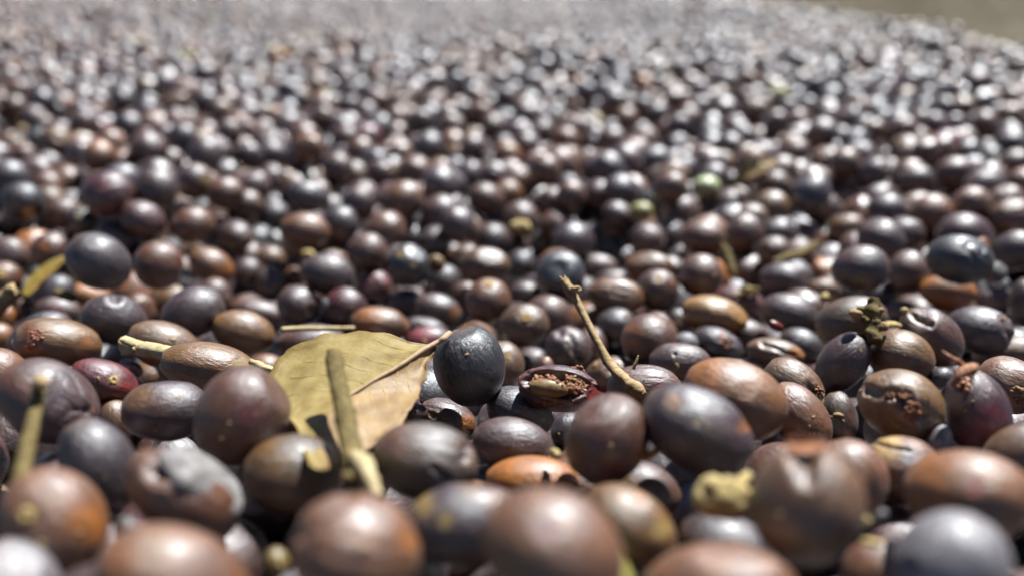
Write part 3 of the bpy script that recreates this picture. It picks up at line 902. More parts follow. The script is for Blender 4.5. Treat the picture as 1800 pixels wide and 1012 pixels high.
# thin olive stick at the lower left
rod("stick", [(71, 668, .112, 9), (68, 690, .112, 11), (58, 740, .109, 12), (46, 790, .106, 14), (38, 838, .103, 15), (34, 870, .101, 15)],
    M_OLIVE, "thin olive stick standing in front of the wrinkled plum cherry", "stick", TW, wob=.06, seed=14, lm="thin olive stick")
lump("bud", at(71, 671, .1105), px(13, .111), M_TWIG, seed=4, rough=.15).name = "stalk_tip"
o = bpy.data.objects["stalk_tip"]; centre(o); o.parent = bpy.data.objects["stick.001"] if "stick.001" in bpy.data.objects else None
if o.parent: o.location = Vector(at(71, 671, .1105)) - o.parent.location
# straws
rod("straw", [(496, 579, .196, 5), (530, 577, .197, 5), (580, 577, .199, 5), (622, 576, .201, 4)], M_TWIG_PALE,
    "thin pale straw lying level behind the lilac grey cherry", "straw", TW, seed=15, sides=8)
rod("straw", [(440, 634, .150, 5), (462, 644, .149, 6), (494, 655, .148, 4)], M_TWIG_PALE,
    "short frayed straw across the rosy tan cherry beside the leaf", "straw", TW, seed=16, sides=8, wob=.25)
rod("stalk", [(-14, 548, .208, 16), (4, 530, .206, 14), (18, 512, .205, 11), (24, 508, .205, 11)], M_TWIG,
    "short brown stem stub rising at the frame edge", "stalk", TW, seed=17, lm="short brown stem stub")
rod("stalk", [(100, 514, .224, 7), (112, 518, .222, 9), (128, 524, .220, 7)], M_OLIVE, "greenish yellow stalk bud lying on the orange red cherry", "stalk", TW, seed=18)
rod("straw", [(0, 160, .52, 5), (12, 190, .50, 7), (28, 215, .49, 8), (48, 238, .48, 7)], M_TWIG, "blurred yellowish stalk curving in at the frame edge among far cherries", "straw", TW, seed=19, lm="blurred yellowish stalk at the edge")
# rough olive stub
o = rod("stalk", [(1536, 600, .176, 12), (1532, 575, .178, 16), (1533, 550, .179, 15), (1536, 530, .180, 11), (1538, 524, .180, 7)], M_OLIVE,
        "rough olive stem stub standing between the khaki and dark brown cherries", "stalk", TW, wob=.22, seed=21, lm="rough olive stem stub")
inv_o = lambda p, c=np.array(o.location): np.asarray(p) - c
for k, (u, v, s) in enumerate(((1504, 552, 11), (1512, 543, 7), (1554, 572, 8), (1520, 560, 6), (1549, 545, 5), (1518, 585, 6))):
    lump("crumb", at(u, v, .1775), px(s, .177), M_OLIVE if k % 2 else M_TWIG, seed=30 + k, rough=.3, parent=o, inv=inv_o)
rod("stalk", [(1550, 572, .182, 5), (1566, 570, .184, 7), (1580, 572, .186, 5)], M_BUD, "tiny pale green stalk right of the rough olive stem stub", "stalk", TW, seed=24, sides=8)
rod("straw", [(1360, 462, .262, 6), (1385, 452, .265, 8), (1408, 446, .268, 8), (1436, 428, .272, 6)], M_OLIVE, "olive leaf stalk lying slantwise beyond the slate plum cherries", "straw", TW, seed=25, lm="slanting olive stalk")
rod("stalk", [(1268, 430, .270, 6), (1278, 448, .268, 8), (1284, 470, .266, 8), (1290, 486, .264, 5)], M_OLIVE, "dark olive curled stalk beyond the honey tan cherry", "stalk", TW, seed=26, wob=.2, lm="dark olive curled stalk")
rod("stalk", [(1113, 648, .158, 3), (1117, 638, .158, 3), (1122, 624, .158, 1.5)], M_BUD, "tiny yellow thorn sticking up beside the long twig", "stalk", TW, seed=27, sides=7)
rod("stalk", [(1130, 806, .119, 4), (1140, 799, .118, 7), (1152, 794, .117, 7), (1158, 791, .117, 3)], M_BUD, "pale yellow crumb between the upright brown and violet black cherries", "crumb", TW, seed=28, sides=8, wob=.25)
rod("stalk", [(966, 792, .123, 3), (975, 794, .122, 8), (980, 800, .121, 6)], M_BUD, "little yellow bead right of the oval mauve brown cherry", "crumb", TW, seed=29, sides=8, wob=.25)

# knobbly bud
c = at(1268, 872, .0968)
o = lump("dried_bud", c, px(42, .098), M_BUD, seed=77, rough=.20, freq=3.6, squash=(1.08, .9, .88), key=(64, 44)); centre(o)
tag(o, "knobbly pale yellow dried bud beside the notched twin cherry", "bud", TW)
inv_o = lambda p, c=np.array(o.location): np.asarray(p) - c
for k, (u, v, s) in enumerate(((1241, 880, 20), (1252, 853, 19), (1277, 854, 18), (1296, 866, 19), (1292, 884, 21), (1270, 890, 22), (1266, 870, 26), (1254, 896, 16))):
    lump("knob", at(u, v, .0955), px(s, .0955), M_BUD, seed=80 + k, rough=.12, parent=o, inv=inv_o)
tube("neck", [at(1296, 858, .098), at(1306, 842, .099), at(1316, 834, .100)], [px(9, .1), px(9, .1), px(8, .1)], M_BUD, o, sides=9, inv=inv_o)
GUARD.append((c, px(42, .098)))
LANDMARKS.append((1268, 872, 45, "knobbly yellow bud"))

# pale yellow seed behind
U, F = SPH[(40, 28)]
o = lump("coffee_seed", at(766, 464, .262), px(16, .262), M_SEED, seed=90, rough=.04, squash=(1, .8, 1.05)); centre(o)
tag(o, "small pale yellow bean next to the almost black cherry", "seed"); GUARD.append((at(766, 464, .262), px(16, .262)))
for (u, v, s, d, m, lab) in ((542, 448, 11, .285, M_BUD, "tiny yellow fragment left of the dusky mauve cherry"),
                             (915, 400, 17, .300, M_BUD, "yellow bean lying in the middle distance"),
                             (1455, 523, 12, .232, M_BUD, "small ochre fragment right of the slate plum cherry"),
                             (1590, 545, 6, .19, M_BUD, "ochre speck on the pale mauve cherry"),):
    o = lump("bean_fragment", at(u, v, d), px(s, d), m, seed=int(u), rough=.12, squash=(1.15, .9, .85)); centre(o); tag(o, lab, "fragment"); GUARD.append((at(u, v, d), px(s, d)))

# green and yellow fruit far back
for (u, v, s, key, lab) in ((1241, 330, 22, 'G', "blurred bright green cherry in the middle distance"), (213, 178, 17, 'Y', "lime yellow cherry glowing among far plum ones"),
                            (241, 77, 15, 'Y2', "pale yellow cherry near the far corner of the bed"), (508, 97, 14, 'Y2', "blurred straw yellow cherry on the far slope"),
                            (1028, 170, 13, 'G', "faint green cherry far back in the bed"), (1128, 372, 18, 'Y', "olive green cherry beyond the reddish brown one"),
                            (1655, 92, 12, 'O2', "rust red cherry close to the wall")):
    d = float(np.interp(v, PROF_Y, PROF_D)) * .985
    hh = dict(u=u, v=v, a=s * 1.15, b=s * .95, col=key)
    U, F = SPH[(64, 44)]; rr = np.random.default_rng(int(u)); rad, col = skin_shape(U, key, int(u), rr)
    k = d / FPX
    o = mesh_obj("coffee_cherry", U * rad[:, None] * np.array([s * 1.15, s, s * .95]) * k, F, M_SKIN, None, col)
    o.location = at(u, v, d); tag(o, lab, "coffee cherry", GROUP); GUARD.append((at(u, v, d), s * k)); LANDMARKS.append((u, v, s, lab.split(' cherry')[0] + ' cherry'))

# ---------------------------------------------------------------- the dry leaf
def leaf(name, edge1, edge2, mid, depth, mat, label, thick=.00022, nx=44, ny=14, warp=.0008, seed=1, vein=True, light=None):
    "edge1, mid, edge2: photo polylines from tip to stalk; depth(u, v) in metres"
    def res(pl, n):
        pl = np.array(pl, float); s = np.r_[0, np.cumsum(np.hypot(*np.diff(pl, axis=0).T))]; t = np.linspace(0, s[-1], n)
        return np.stack([np.interp(t, s, pl[:, 0]), np.interp(t, s, pl[:, 1])], 1)
    def smooth(p, k=3):
        for _ in range(k):
            q = p.copy(); q[1:-1] = (p[:-2] + 2 * p[1:-1] + p[2:]) / 4; p = q
        return p
    E1, MD, E2 = (smooth(res(p, nx + 1)) for p in (edge1, mid, edge2))
    V, C = [], []
    r = np.random.default_rng(seed)
    for i in range(nx + 1):
        for j in range(2 * ny + 1):
            s = (j - ny) / ny
            q = MD[i] + (E2[i] - MD[i]) * s if s > 0 else MD[i] + (E1[i] - MD[i]) * -s
            t = i / nx
            if vein and warp > .0005: q = q + np.array([2.5 * math.sin(i * .9 + s * 2) + 1.5 * math.sin(i * 2.3), 2.0 * math.sin(i * 1.3 + 1)]) * abs(s) ** 3
            p = at(q[0], q[1], depth(q[0], q[1], s, t))
            V.append(p)
            ph = (t * 9 + abs(s) * 2.2) % 1.0
            vn = math.exp(-(min(ph, 1 - ph) / .10) ** 2) * (1 - abs(s) * .5)
            edge = math.exp(-((1 - abs(s)) / .06) ** 2)
            c = np.array([1.0, 1.0, 1.0]) * (1 + .18 * vn)
            c = c * (1 - .30 * edge * np.array([.6, .8, 1]))
            if s > 0: c = c * np.array([1.10, .98, 1.25])     # the pinker half
            bl = .5 + .5 * math.sin(s * 5.1 + t * 7.7 + 2 * math.sin(t * 5 + s * 3)) * math.cos(t * 11.3 - s * 4.2 + 1.1 * math.sin(s * 9))
            c = c * (1 - .34 * max(0, bl - .45) / .55 * np.array([.75, .9, 1.1]))
            C.append(c)
    V = np.array(V); C = np.array(C)
    SS = np.tile(np.abs(np.linspace(-1, 1, 2 * ny + 1)), nx + 1)
    V = V + (wavenoise(V * 1000, .35, seed) * warp + wavenoise(V * 1000, 1.1, seed + 2) * warp * .28 + SS ** 5 * warp * 1.6 * (1 + wavenoise(V * 1000, .5, seed + 6)))[:, None] * np.array([0, -.5, .8])
    n0 = len(V); w = 2 * ny + 1
    fs = [(i * w + j, i * w + j + 1, (i + 1) * w + j + 1, (i + 1) * w + j) for i in range(nx) for j in range(2 * ny)]
    # give it thickness: a second skin joined along the rim
    nrm = np.zeros_like(V)
    for f in fs:
        n = np.cross(V[f[1]] - V[f[0]], V[f[2]] - V[f[0]])
        for k in f: nrm[k] += n
    nrm /= np.linalg.norm(nrm, axis=1)[:, None] + 1e-12
    V2 = V - nrm * thick
    fs2 = [tuple(n0 + k for k in reversed(f)) for f in fs]
    rim = [i * w for i in range(nx + 1)] + [nx * w + j for j in range(1, w)] + [i * w + w - 1 for i in range(nx - 1, -1, -1)] + [j for j in range(w - 2, 0, -1)]
    rf = [(rim[k], rim[(k + 1) % len(rim)], n0 + rim[(k + 1) % len(rim)], n0 + rim[k]) for k in range(len(rim))]
    o = mesh_obj(name, np.r_[V, V2], fs + fs2 + rf, mat, None, np.r_[C, C]); centre(o)
    tag(o, label, "leaf")
    for k in range(0, n0, 7): GUARD.append((V[k], .001))
    return o, V.reshape(nx + 1, w, 3), nrm.reshape(nx + 1, w, 3)

def leaf_depth(u, v, s, t):
    d = .1085 + (815 - max(v, 690)) * .000215 + max(0, 690 - v) * .00014
    d += .004 * math.exp(-((u - 480) / 50) ** 2)
    if s < 0: d += .004 * (-s) * t
    if s > 0: d += .010 * s * (1 - t) + .002 * s
    return d
o, LV, LN = leaf("dry_leaf",
    [(550, 818), (538, 800), (534, 768), (522, 745), (498, 724), (476, 706), (468, 684), (476, 655), (497, 626), (530, 602), (570, 590), (615, 583), (660, 585), (705, 598), (740, 612), (765, 604)],
    [(600, 822), (640, 800), (680, 772), (715, 740), (738, 700), (748, 665), (757, 635), (762, 620), (768, 607)],
    [(565, 822), (560, 780), (566, 740), (590, 712), (625, 688), (670, 662), (710, 640), (745, 616), (768, 604)],
    leaf_depth, M_LEAF, "curled yellow tan dry leaf propped against the large blackish cherry", seed=4, warp=.0007)
inv_o = lambda p, c=np.array(o.location): np.asarray(p) - c
vp = [LV[i, 14] + LN[i, 14] * (-.0002) for i in range(18, 45, 4)]
sgn = 1 if (CAM - LV[20, 14]) @ LN[20, 14] > 0 else -1
vp = [LV[i, 14] + LN[i, 14] * sgn * .0002 for i in range(16, 45, 4)]
tube("midrib", vp + [at(780, 594, leaf_depth(780, 594, 0, 1) - .001), at(790, 585, leaf_depth(790, 585, 0, 1))],
     list(np.linspace(.00018, .00055, len(vp))) + [.0007, .0006], M_VEIN, o, sides=10, wob=.06, seed=9, inv=inv_o)
for k in range(7):
    i = 17 + k * 4
    for side in (1, -1):
        pts = []
        for q in range(6):
            ii = max(0, i - int(q * 1.6)); jj = 14 + side * int(q * 2.2)
            pts.append(LV[ii, jj] + LN[ii, jj] * sgn * .00002)
        tube("leaf_vein", pts, [.00009, .00008, .00007, .00006, .00005, .00003], M_VEIN2, o, sides=6, wob=.05, seed=k, caps=False, inv=inv_o)
LANDMARKS.append((620, 700, 100, "yellow dry leaf"))

def leaf2_depth(u, v, s, t): return .262 - (v - 455) * .0004
leaf("leaf_strip", [(38, 515), (50, 490), (70, 472), (95, 458), (116, 450)], [(52, 522), (68, 500), (86, 486), (104, 470), (119, 455)],
     [(44, 519), (58, 495), (77, 479), (99, 464), (117, 452)], leaf2_depth, M_OLEAF, "curled olive yellow leaf strip left of the pointed slate cherry", nx=20, ny=5, seed=7, warp=.0003)
LANDMARKS.append((80, 485, 40, "curled olive leaf strip"))
def leaf3_depth(u, v, s, t): return .318 + (v - 300) * .0002 - .004 * s
leaf("leaf_strip", [(1290, 312), (1305, 292), (1330, 282), (1360, 284)], [(1300, 322), (1325, 312), (1345, 304), (1365, 292)],
     [(1294, 318), (1315, 303), (1338, 293), (1363, 288)], leaf3_depth, M_LEAF, "blurred tan leaf piece beyond the bright green cherry", nx=20, ny=5, seed=8, warp=.0006)

# ---------------------------------------------------------------- torn and opened fruit: parts on their own cherries
def on_hero(h, u, v, lift=1.0): return local_on(h, u, v, lift)
def flap(h, name, outline, mat, lift0, lift1, seed=1, thick=.0004, fold=.3):
    "a sheet of skin lying on a fruit: outline in photo pixels round a centre, risen from it and crumpled"
    ol = np.array(outline, float); c = ol.mean(0); V = []; n = 40; m = 12
    t = np.linspace(0, len(ol), n, endpoint=False); olc = np.r_[ol, ol[:1]]
    per = np.stack([np.interp(t, np.arange(len(ol) + 1), olc[:, k]) for k in (0, 1)], 1)
    for j in range(m + 1):
        s = j / m
        for i in range(n):
            q = c + (per[i] - c) * s
            l = lift0 + (lift1 - lift0) * s ** 2
            p, nn = local_on(h, q[0], q[1], l)
            V.append(p)
    V = np.array(V); k = hero_axes(h)[2]
    V = V + (wavenoise(V / k, 3.0, seed) * .10 * k * fold + wavenoise(V / k, 8.0, seed + 1) * .04 * k * fold)[:, None] * -ray(c[0], c[1])[None] / 1.0
    fs = [(j * n + i, j * n + (i + 1) % n, (j + 1) * n + (i + 1) % n, (j + 1) * n + i) for j in range(m) for i in range(n)]
    back = V + ray(c[0], c[1])[None] * thick
    N0 = len(V)
    fs2 = [tuple(N0 + q for q in reversed(f)) for f in fs]
    rim = [m * n + i for i in range(n)]
    rf = [(rim[i], rim[(i + 1) % n], N0 + rim[(i + 1) % n], N0 + rim[i]) for i in range(n)]
    return mesh_obj(name, [h['inv'](p) for p in np.r_[V, back]], fs + fs2 + rf, mat, h['o'])
def bits(h, name, area, mat, n, s0, s1, seed=1, lift=1.0, rough=.3):
    "crumbs of dried pulp inside an area (u, v, ru, rv), as one part"
    r = np.random.default_rng(seed); U, F = unit_sphere(10, 7); Vs, Fs = [], []
    for k in range(n):
        a = r.uniform(0, 6.28); q = math.sqrt(r.random())
        u, v = area[0] + area[2] * q * math.cos(a), area[1] + area[3] * q * math.sin(a)
        p, nn = local_on(h, u, v, lift); s = px(r.uniform(s0, s1), h['d'])
        W = U * (1 + rough * wavenoise(U, 3, seed + k))[:, None] * r.uniform(.5, 1.3, 3) * s
        b = len(Vs) * len(U)
        Vs.append(W + p); Fs += [tuple(x + b for x in f) for f in F]
    V = np.concatenate(Vs)
    o = mesh_obj(name, [h['inv'](p) for p in V], Fs, mat, h['o']); o["kind"] = "stuff"
    return o
# papery husk over the lower left cherry
h = find("largely covered by a crumpled")
flap(h, "papery_skin", [(282, 792), (308, 782), (345, 790), (385, 812), (420, 848), (428, 880), (424, 905), (395, 912), (372, 924), (345, 910), (318, 890), (305, 862), (300, 835), (282, 815)], M_HUSK, 1.10, 1.0, seed=3, fold=2.1)
flap(h, "papery_skin", [(270, 850), (292, 842), (302, 870), (304, 905), (290, 900), (276, 880)], M_HUSK, 1.05, 1.0, seed=9, fold=1.2)
# split cherry that shows its seed
hs = hero[-1]
def split_fruit():
    u, v, d = 980, 682, .150
    h = dict(u=u, v=v, a=70, b=42, ang=math.radians(6), col='RK', label='split', marks='', d=d, d0=d)
    r = ray(u, v); r /= np.linalg.norm(r); A = RGT * math.cos(h['ang']) - UPV * math.sin(h['ang']); A -= r * (A @ r); A /= np.linalg.norm(A)
    B = np.cross(r, A); 
    if B[2] < 0: A, B = -A, -B
    h['R'] = np.stack([A, r, B], 1); h['px'] = np.array([70., 42.])
    ax = hero_axes(h); pos = hero_pos(h)
    U, F = SPH[(112, 72)]
    L0 = (U * ax) @ h['R'].T + pos; q = L0 - CAM
    uu = 900 + FPX * (q @ RGT) / (q @ FWD); vv = 506 - FPX * (q @ UPV) / (q @ FWD)
    rr = np.random.default_rng(2); rad, col = skin_shape(U, 'RK', 55, rr)
    f = -((U / ax) @ h['R'].T / np.linalg.norm((U / ax), axis=1)[:, None]) @ r
    front = sst(f, 0, .2)
    # opening: a tilted lens in the side facing the viewer
    c, s = math.cos(math.radians(8)), math.sin(math.radians(8))
    x = (uu - 982) * c + (vv - 676) * s; y = -(uu - 982) * s + (vv - 676) * c
    e = (x / 60) ** 2 + (y / 25) ** 2 + .22 * wavenoise(U, 7, 4) + .16 * wavenoise(U, 19, 5)
    k = front * (1 - sst(e, .75, 1.05))
    rad = rad - .34 * k + .06 * front * np.exp(-((e - 1.15) / .2) ** 2)
    col = lerp(col, (.09, .03, .02), k)
    col = lerp(col, (.16, .05, .03), .7 * front * np.exp(-((e - 1.1) / .12) ** 2))
    o = mesh_obj("coffee_cherry", U * rad[:, None] * ax, F, M_SKIN, None, col)
    o.matrix_world = Matrix.Translation(Vector(pos)) @ Matrix(h['R'].tolist()).to_4x4()
    tag(o, "split open dark red cherry showing its seed and crumbly dried pulp", "coffee cherry", GROUP)
    h['o'] = o; h['inv'] = lambda p: h['R'].T @ (np.asarray(p) - pos)
    # the seed lying in the opening
    R = h['R']
    ps, nn = local_on(h, 966, 682, .86)
    lump("seed", ps, 1.0, M_SEED, seed=3, rough=.03, parent=o, squash=(px(34, d), px(13, d), px(16, d)), R=R, inv=h['inv'], key=(64, 44))
    bits(h, "seed_skin", (962, 670, 30, 11), M_PULP, 60, 2, 6, seed=5, lift=.94)
    bits(h, "dried_pulp", (1014, 668, 20, 24), M_PULP, 170, 1.8, 4.2, seed=6, lift=.90)
    bits(h, "dried_pulp", (985, 705, 45, 5), M_PULP, 60, 1.5, 3.6, seed=7, lift=.96)
    # right flap of red skin
    V = []; n = 10
    pts = [(1030, 690), (1040, 672), (1052, 676), (1066, 692), (1050, 704), (1034, 712)]
    for s_, dd in ((0, 0), (1, .0012)):
        for (a, b) in pts: V.append(at(a, b, d - .006 + dd + .002 * math.sin(a * .2)))
    m = len(pts)
    fs = [tuple(range(m)), tuple(reversed(range(m, 2 * m)))] + [(i, i + m, (i + 1) % m + m, (i + 1) % m) for i in range(m)]
    mesh_obj("torn_skin", [h['inv'](p) for p in V], fs, M_RED, o, smooth=False)
    hero.append(h)
split_fruit()
# peeled patch, torn holes and crusts
h = find("tan cherry with a crumbly torn hole"); 
bits(h, "dried_pulp", (66, 588, 12, 10), M_PULP, 60, 1.5, 4.0, seed=11, lift=.985); bits(h, "dried_pulp", (54, 606, 9, 8), M_PULP, 40, 1.5, 3.6, seed=12, lift=.985)
h = find("topped by a yellow star")
for k, (u, v) in enumerate(((1286, 522), (1298, 506), (1318, 504), (1336, 508), (1330, 518), (1306, 524))):
    p0, n0 = local_on(h, 1310, 516, 1.0); tube("calyx_lobe", [p0 + n0 * .0004, (p0 + at(u, v, h['d'] - .006)) / 2 + n0 * .001, at(u, v, h['d'] - .005)], [px(6, .22), px(5, .22), px(2, .22)], M_OLIVE if k % 2 else M_BUD, h['o'], sides=8, wob=.2, seed=k, inv=h['inv'])
h = find("torn fibrous top")
bits(h, "dried_pulp", (1694, 668, 10, 22), M_ORANGE, 26, 3, 7, seed=14, lift=1.0)
P = [at(1702, 650, h['d'] - .006), at(1690, 638, h['d'] - .007), at(1672, 628, h['d'] - .007), at(1656, 616, h['d'] - .006)]
tube("torn_fibre", P, [px(5, .14), px(4, .14), px(3, .14), px(1.5, .14)], M_ORANGE, h['o'], sides=8, wob=.3, seed=4, inv=h['inv'])
P = [at(1710, 648, h['d'] - .006), at(1698, 650, h['d'] - .008), at(1684, 660, h['d'] - .009), at(1676, 680, h['d'] - .009)]
tube("torn_fibre", P, [px(10, .14), px(8, .14), px(6, .14), px(4, .14)], M_PULP, h['o'], sides=10, wob=.3, seed=5, inv=h['inv'])
h = find("olive tan cherry torn open"); bits(h, "dried_pulp", (1606, 722, 14, 20), M_PULP, 46, 2, 5.5, seed=15, lift=.97); bits(h, "dried_pulp", (1575, 694, 30, 5), M_PULP, 34, 1.5, 3.2, seed=16, lift=.97)
h = find("heart shaped olive")
flap(h, "torn_skin", [(1378, 772), (1400, 766), (1440, 768), (1460, 774), (1450, 790), (1415, 796), (1386, 796)], M_ORANGE, 1.02, 1.06, seed=5, fold=.8)
h = find("fawn cherry with a dark cracked end"); bits(h, "dried_pulp", (1440, 690, 8, 12), M_PULP, 24, 1.5, 3.5, seed=17, lift=.99)
h = find("chewed reddish end"); bits(h, "dried_pulp", (1278, 604, 11, 14), M_PULP, 24, 1.5, 3.5, seed=18, lift=.99)
h = find("whose top has a red broken hole"); bits(h, "dried_pulp", (409, 611, 9, 5), M_ORANGE, 24, 1.5, 3.5, seed=19, lift=.99)
h = find("with dark crusted end at the frame edge"); bits(h, "dried_pulp", (1790, 692, 12, 16), M_PULP, 30, 2, 5, seed=20, lift=.99)
# loose husk pieces
def husk(u, v, d, w, hgt, ang, mat, label, seed):
    "curved shell fragment"
    vs, fs = [], []; n, m = 14, 10; c, s = math.cos(math.radians(ang)), math.sin(math.radians(ang))
    r = np.random.default_rng(seed)
    for lay in (0, 1):
        for j in range(m + 1):
            for i in range(n + 1):
                a, b = (i / n - .5) * 2, (j / m - .5) * 2
                a2 = a * math.sqrt(1 - b * b * .45); b2 = b * math.sqrt(1 - a * a * .45)
                x, y = a2 * w, b2 * hgt
                uu, vv = u + x * c - y * s, v + x * s + y * c
                dd = d + px(w, d) * (.55 * (a2 * a2 + b2 * b2)) + lay * .00035
                vs.append(at(uu, vv, dd))
    V = np.array(vs); V[: len(V) // 2] += 0
    V += (wavenoise(V * 1000, .9, seed) * px(w, d) * .10)[:, None] * UPV
    N0 = (n + 1) * (m + 1)
    for j in range(m):
        for i in range(n):
            a = j * (n + 1) + i; f = (a, a + 1, a + n + 2, a + n + 1); fs.append(f); fs.append(tuple(N0 + q for q in reversed(f)))
    rim = [i for i in range(n + 1)] + [j * (n + 1) + n for j in range(1, m + 1)] + [m * (n + 1) + i for i in range(n - 1, -1, -1)] + [j * (n + 1) for j in range(m - 1, 0, -1)]
    fs += [(rim[k], rim[(k + 1) % len(rim)], N0 + rim[(k + 1) % len(rim)], N0 + rim[k]) for k in range(len(rim))]
    o = mesh_obj("husk_fragment", V, fs, mat); centre(o); tag(o, label, "husk", "husk fragments among the cherries")
    GUARD.append((at(u, v, d), px(min(w, hgt), d)))
husk(222, 935, .096, 22, 34, -15, M_HUSK, "crumpled pale husk flake wedged beside the yellow-scarred brown cherry", 3)
husk(1752, 478, .236, 19, 20, 20, M_HUSK, "white husk flake below the hollow black cherry", 4)
husk(1728, 432, .250, 15, 16, 60, M_ORANGE, "torn orange skin flake on top of the hollow black cherry", 5)
husk(570, 534, .228, 8, 14, 10, M_HUSK, "tiny clear husk chip between the puckered and wine cherries", 6)
husk(1364, 572, .186, 15, 9, 30, M_RED, "dark red skin scrap under the slate plum cherry", 7)
husk(1520, 915, .096, 14, 12, 30, M_BUD, "ochre crumb of husk in the gap beneath the rosy plum cherry", 8)
husk(1550, 905, .095, 13, 9, -40, M_HUSK, "pale crumb beside the large lavender grey cherry", 9)
husk(1532, 952, .093, 20, 8, 5, M_BUD, "yellowish scrap lying on the rosy cherry below the gap", 10)
husk(1222, 395, .30, 14, 8, 0, M_HUSK, "silvery skin flake in the middle distance before the reddish brown cherry", 11)

# a few crumbs and flakes of chaff caught on and between the near fruit
def chaff():
    r = np.random.default_rng(99); U, F = unit_sphere(8, 5); Vs, Fs = [], []
    cand = [h for h in hero if h['v'] > 470]
    for k in range(170):
        h = cand[r.integers(len(cand))]
        u = h['u'] + r.uniform(-.85, .85) * h['b']; v = h['v'] + r.uniform(-.7, .9) * h['b'] * .8
        p, nn = local_on(h, u, v, 1.0)
        s = r.uniform(.00012, .0004) if k % 5 else r.uniform(.0004, .0008)
        W = U * (1 + .3 * wavenoise(U, 3, k))[:, None] * np.array([1.4, .8, .35]) * s
        a = r.uniform(0, 6.28); Rz = np.array([[math.cos(a), -math.sin(a), 0], [math.sin(a), math.cos(a), 0], [0, 0, 1]])
        b = len(Vs) * len(U); Vs.append(W @ Rz.T @ frame_z(nn).T + p); Fs += [tuple(x + b for x in f) for f in F]
    o = mesh_obj("chaff", np.concatenate(Vs), Fs, M_TWIG); tag(o, "tan crumbs of chaff scattered over the near cherries", kind="stuff")
chaff()
near = fill_near()
print("dropped", len(near))
r = np.random.default_rng(5)
items = []
for (x, y, z, rc) in near:
    w = rc * 1.0 * r.uniform(.95, 1.06); l = w * r.uniform(1.0, 1.22)
    items.append(dict(p=np.array([x, y, z]), s=(l, w, w * r.uniform(.92, 1.0)), rot=rot_for(r), key=FILL_KEYS[r.choice(len(FILL_KEYS), p=FILL_W)]))

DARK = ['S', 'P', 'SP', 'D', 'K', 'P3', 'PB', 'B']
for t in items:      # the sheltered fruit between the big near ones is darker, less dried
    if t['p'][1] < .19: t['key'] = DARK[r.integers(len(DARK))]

# which of them show largest: splat everything into a coarse depth buffer
SW, SH = 600, 338
zb = np.full((SH, SW), 1e9); ib = np.full((SH, SW), -1, int)
def splat(u, v, a, b, d, idx):
    k = SW / 1800
    x0, x1 = int(max(0, (u - a) * k)), int(min(SW - 1, (u + a) * k)) + 1
    y0, y1 = int(max(0, (v - b) * k)), int(min(SH - 1, (v + b) * k)) + 1
    if x1 <= x0 or y1 <= y0: return
    X, Y = np.meshgrid((np.arange(x0, x1) + .5) / k, (np.arange(y0, y1) + .5) / k)
    e = ((X - u) / a) ** 2 + ((Y - v) / b) ** 2
    dep = d - np.sqrt(np.clip(1 - e, 0, 1)) * a * d / FPX
    m = (e < 1) & (dep < zb[y0:y1, x0:x1])
    zb[y0:y1, x0:x1][m] = dep[m]; ib[y0:y1, x0:x1][m] = idx
for h in hero: splat(h['u'], h['v'], (h['a'] + h['b']) / 2, (h['a'] + h['b']) / 2, h['d'], 0)
for i, t in enumerate(items):
    u, v, d = project(t['p'])
    if d > .04:
        q = (t['s'][0] + t['s'][1]) / 2 * FPX / d
        t['u'], t['v'], t['d'], t['q'] = u, v, d, q
        splat(u, v, q, q, d, i + 1)
cnt = np.bincount(ib[ib >= 0].ravel(), minlength=len(items) + 1)
order = np.argsort(-cnt[1:])
N_SINGLE = max(0, 298 - len(hero))
single = [i for i in order[:N_SINGLE]]
for i in single: items[i]['vis'] = cnt[i + 1]

COLOR_WORD = {'S': 'slate', 'S3': 'slate grey', 'SP': 'slate plum', 'P': 'plum', 'P2': 'mauve', 'PB': 'plum brown', 'B': 'brown', 'BP': 'mauve brown',
              'C': 'rosy brown', 'CB': 'fawn', 'T': 'olive tan', 'OB': 'bronze', 'D': 'dark violet', 'P3': 'wine dark', 'A2': 'khaki brown',
              'K': 'black', 'R': 'purplish red', 'CT': 'tan'}
def short(label):
    w = label.split()
    for stop in ('cherry', 'one'):
        if stop in w:
            k = w.index(stop) + 1
            cut = w[:k]
            rest = w[k:]
            # keep a few telling words
            extra_ = []
            for x in rest[:7 - len(cut)]:
                if x in ('left', 'right', 'beyond', 'behind', 'above', 'below', 'in', 'the', 'at', 'lying', 'under'): break
                extra_.append(x)
            while extra_ and extra_[-1] in ('with', 'a', 'an', 'open', 'hidden', 'far', 'shrivelled', 'deep', 'glowing', 'squeezed', 'standing', 'and', 'of', 'by', 'its', 'whose', 'pale'): extra_.pop()
            return ' '.join(cut + extra_)
    return ' '.join(w[:5])
used = set(h['label'] for h in hero)
anchors = [(h['u'], h['v'], h['a'], short(h['label'])) for h in hero] + [(u, v, s, n) for (u, v, s, n) in LANDMARKS]
mesh_cache = {}
def variant(key, k):
    if (key, k) not in mesh_cache:
        U, F = SPH[(64, 44)] if k < 3 else SPH[(40, 28)]
        rr = np.random.default_rng(hash_key(key) + k * 71)
        rad, col = skin_shape(U, key, hash_key(key) + k * 37, rr)
        me = bpy.data.meshes.new("coffee_cherry")
        me.from_pydata([tuple(v) for v in (U * rad[:, None])], [], F)
        me.polygons.foreach_set("use_smooth", [True] * len(me.polygons))
        ca = me.color_attributes.new("skin", 'FLOAT_COLOR', 'POINT')
        c = np.ones((len(U), 4), np.float32); c[:, :3] = col; ca.data.foreach_set("color", c.ravel())
        me.materials.append(M_SKIN_UNIT)
        mesh_cache[(key, k)] = me
    return mesh_cache[(key, k)]
def hash_key(s):
    return sum(ord(c) * (i + 3) * 17 for i, c in enumerate(s)) % 5003
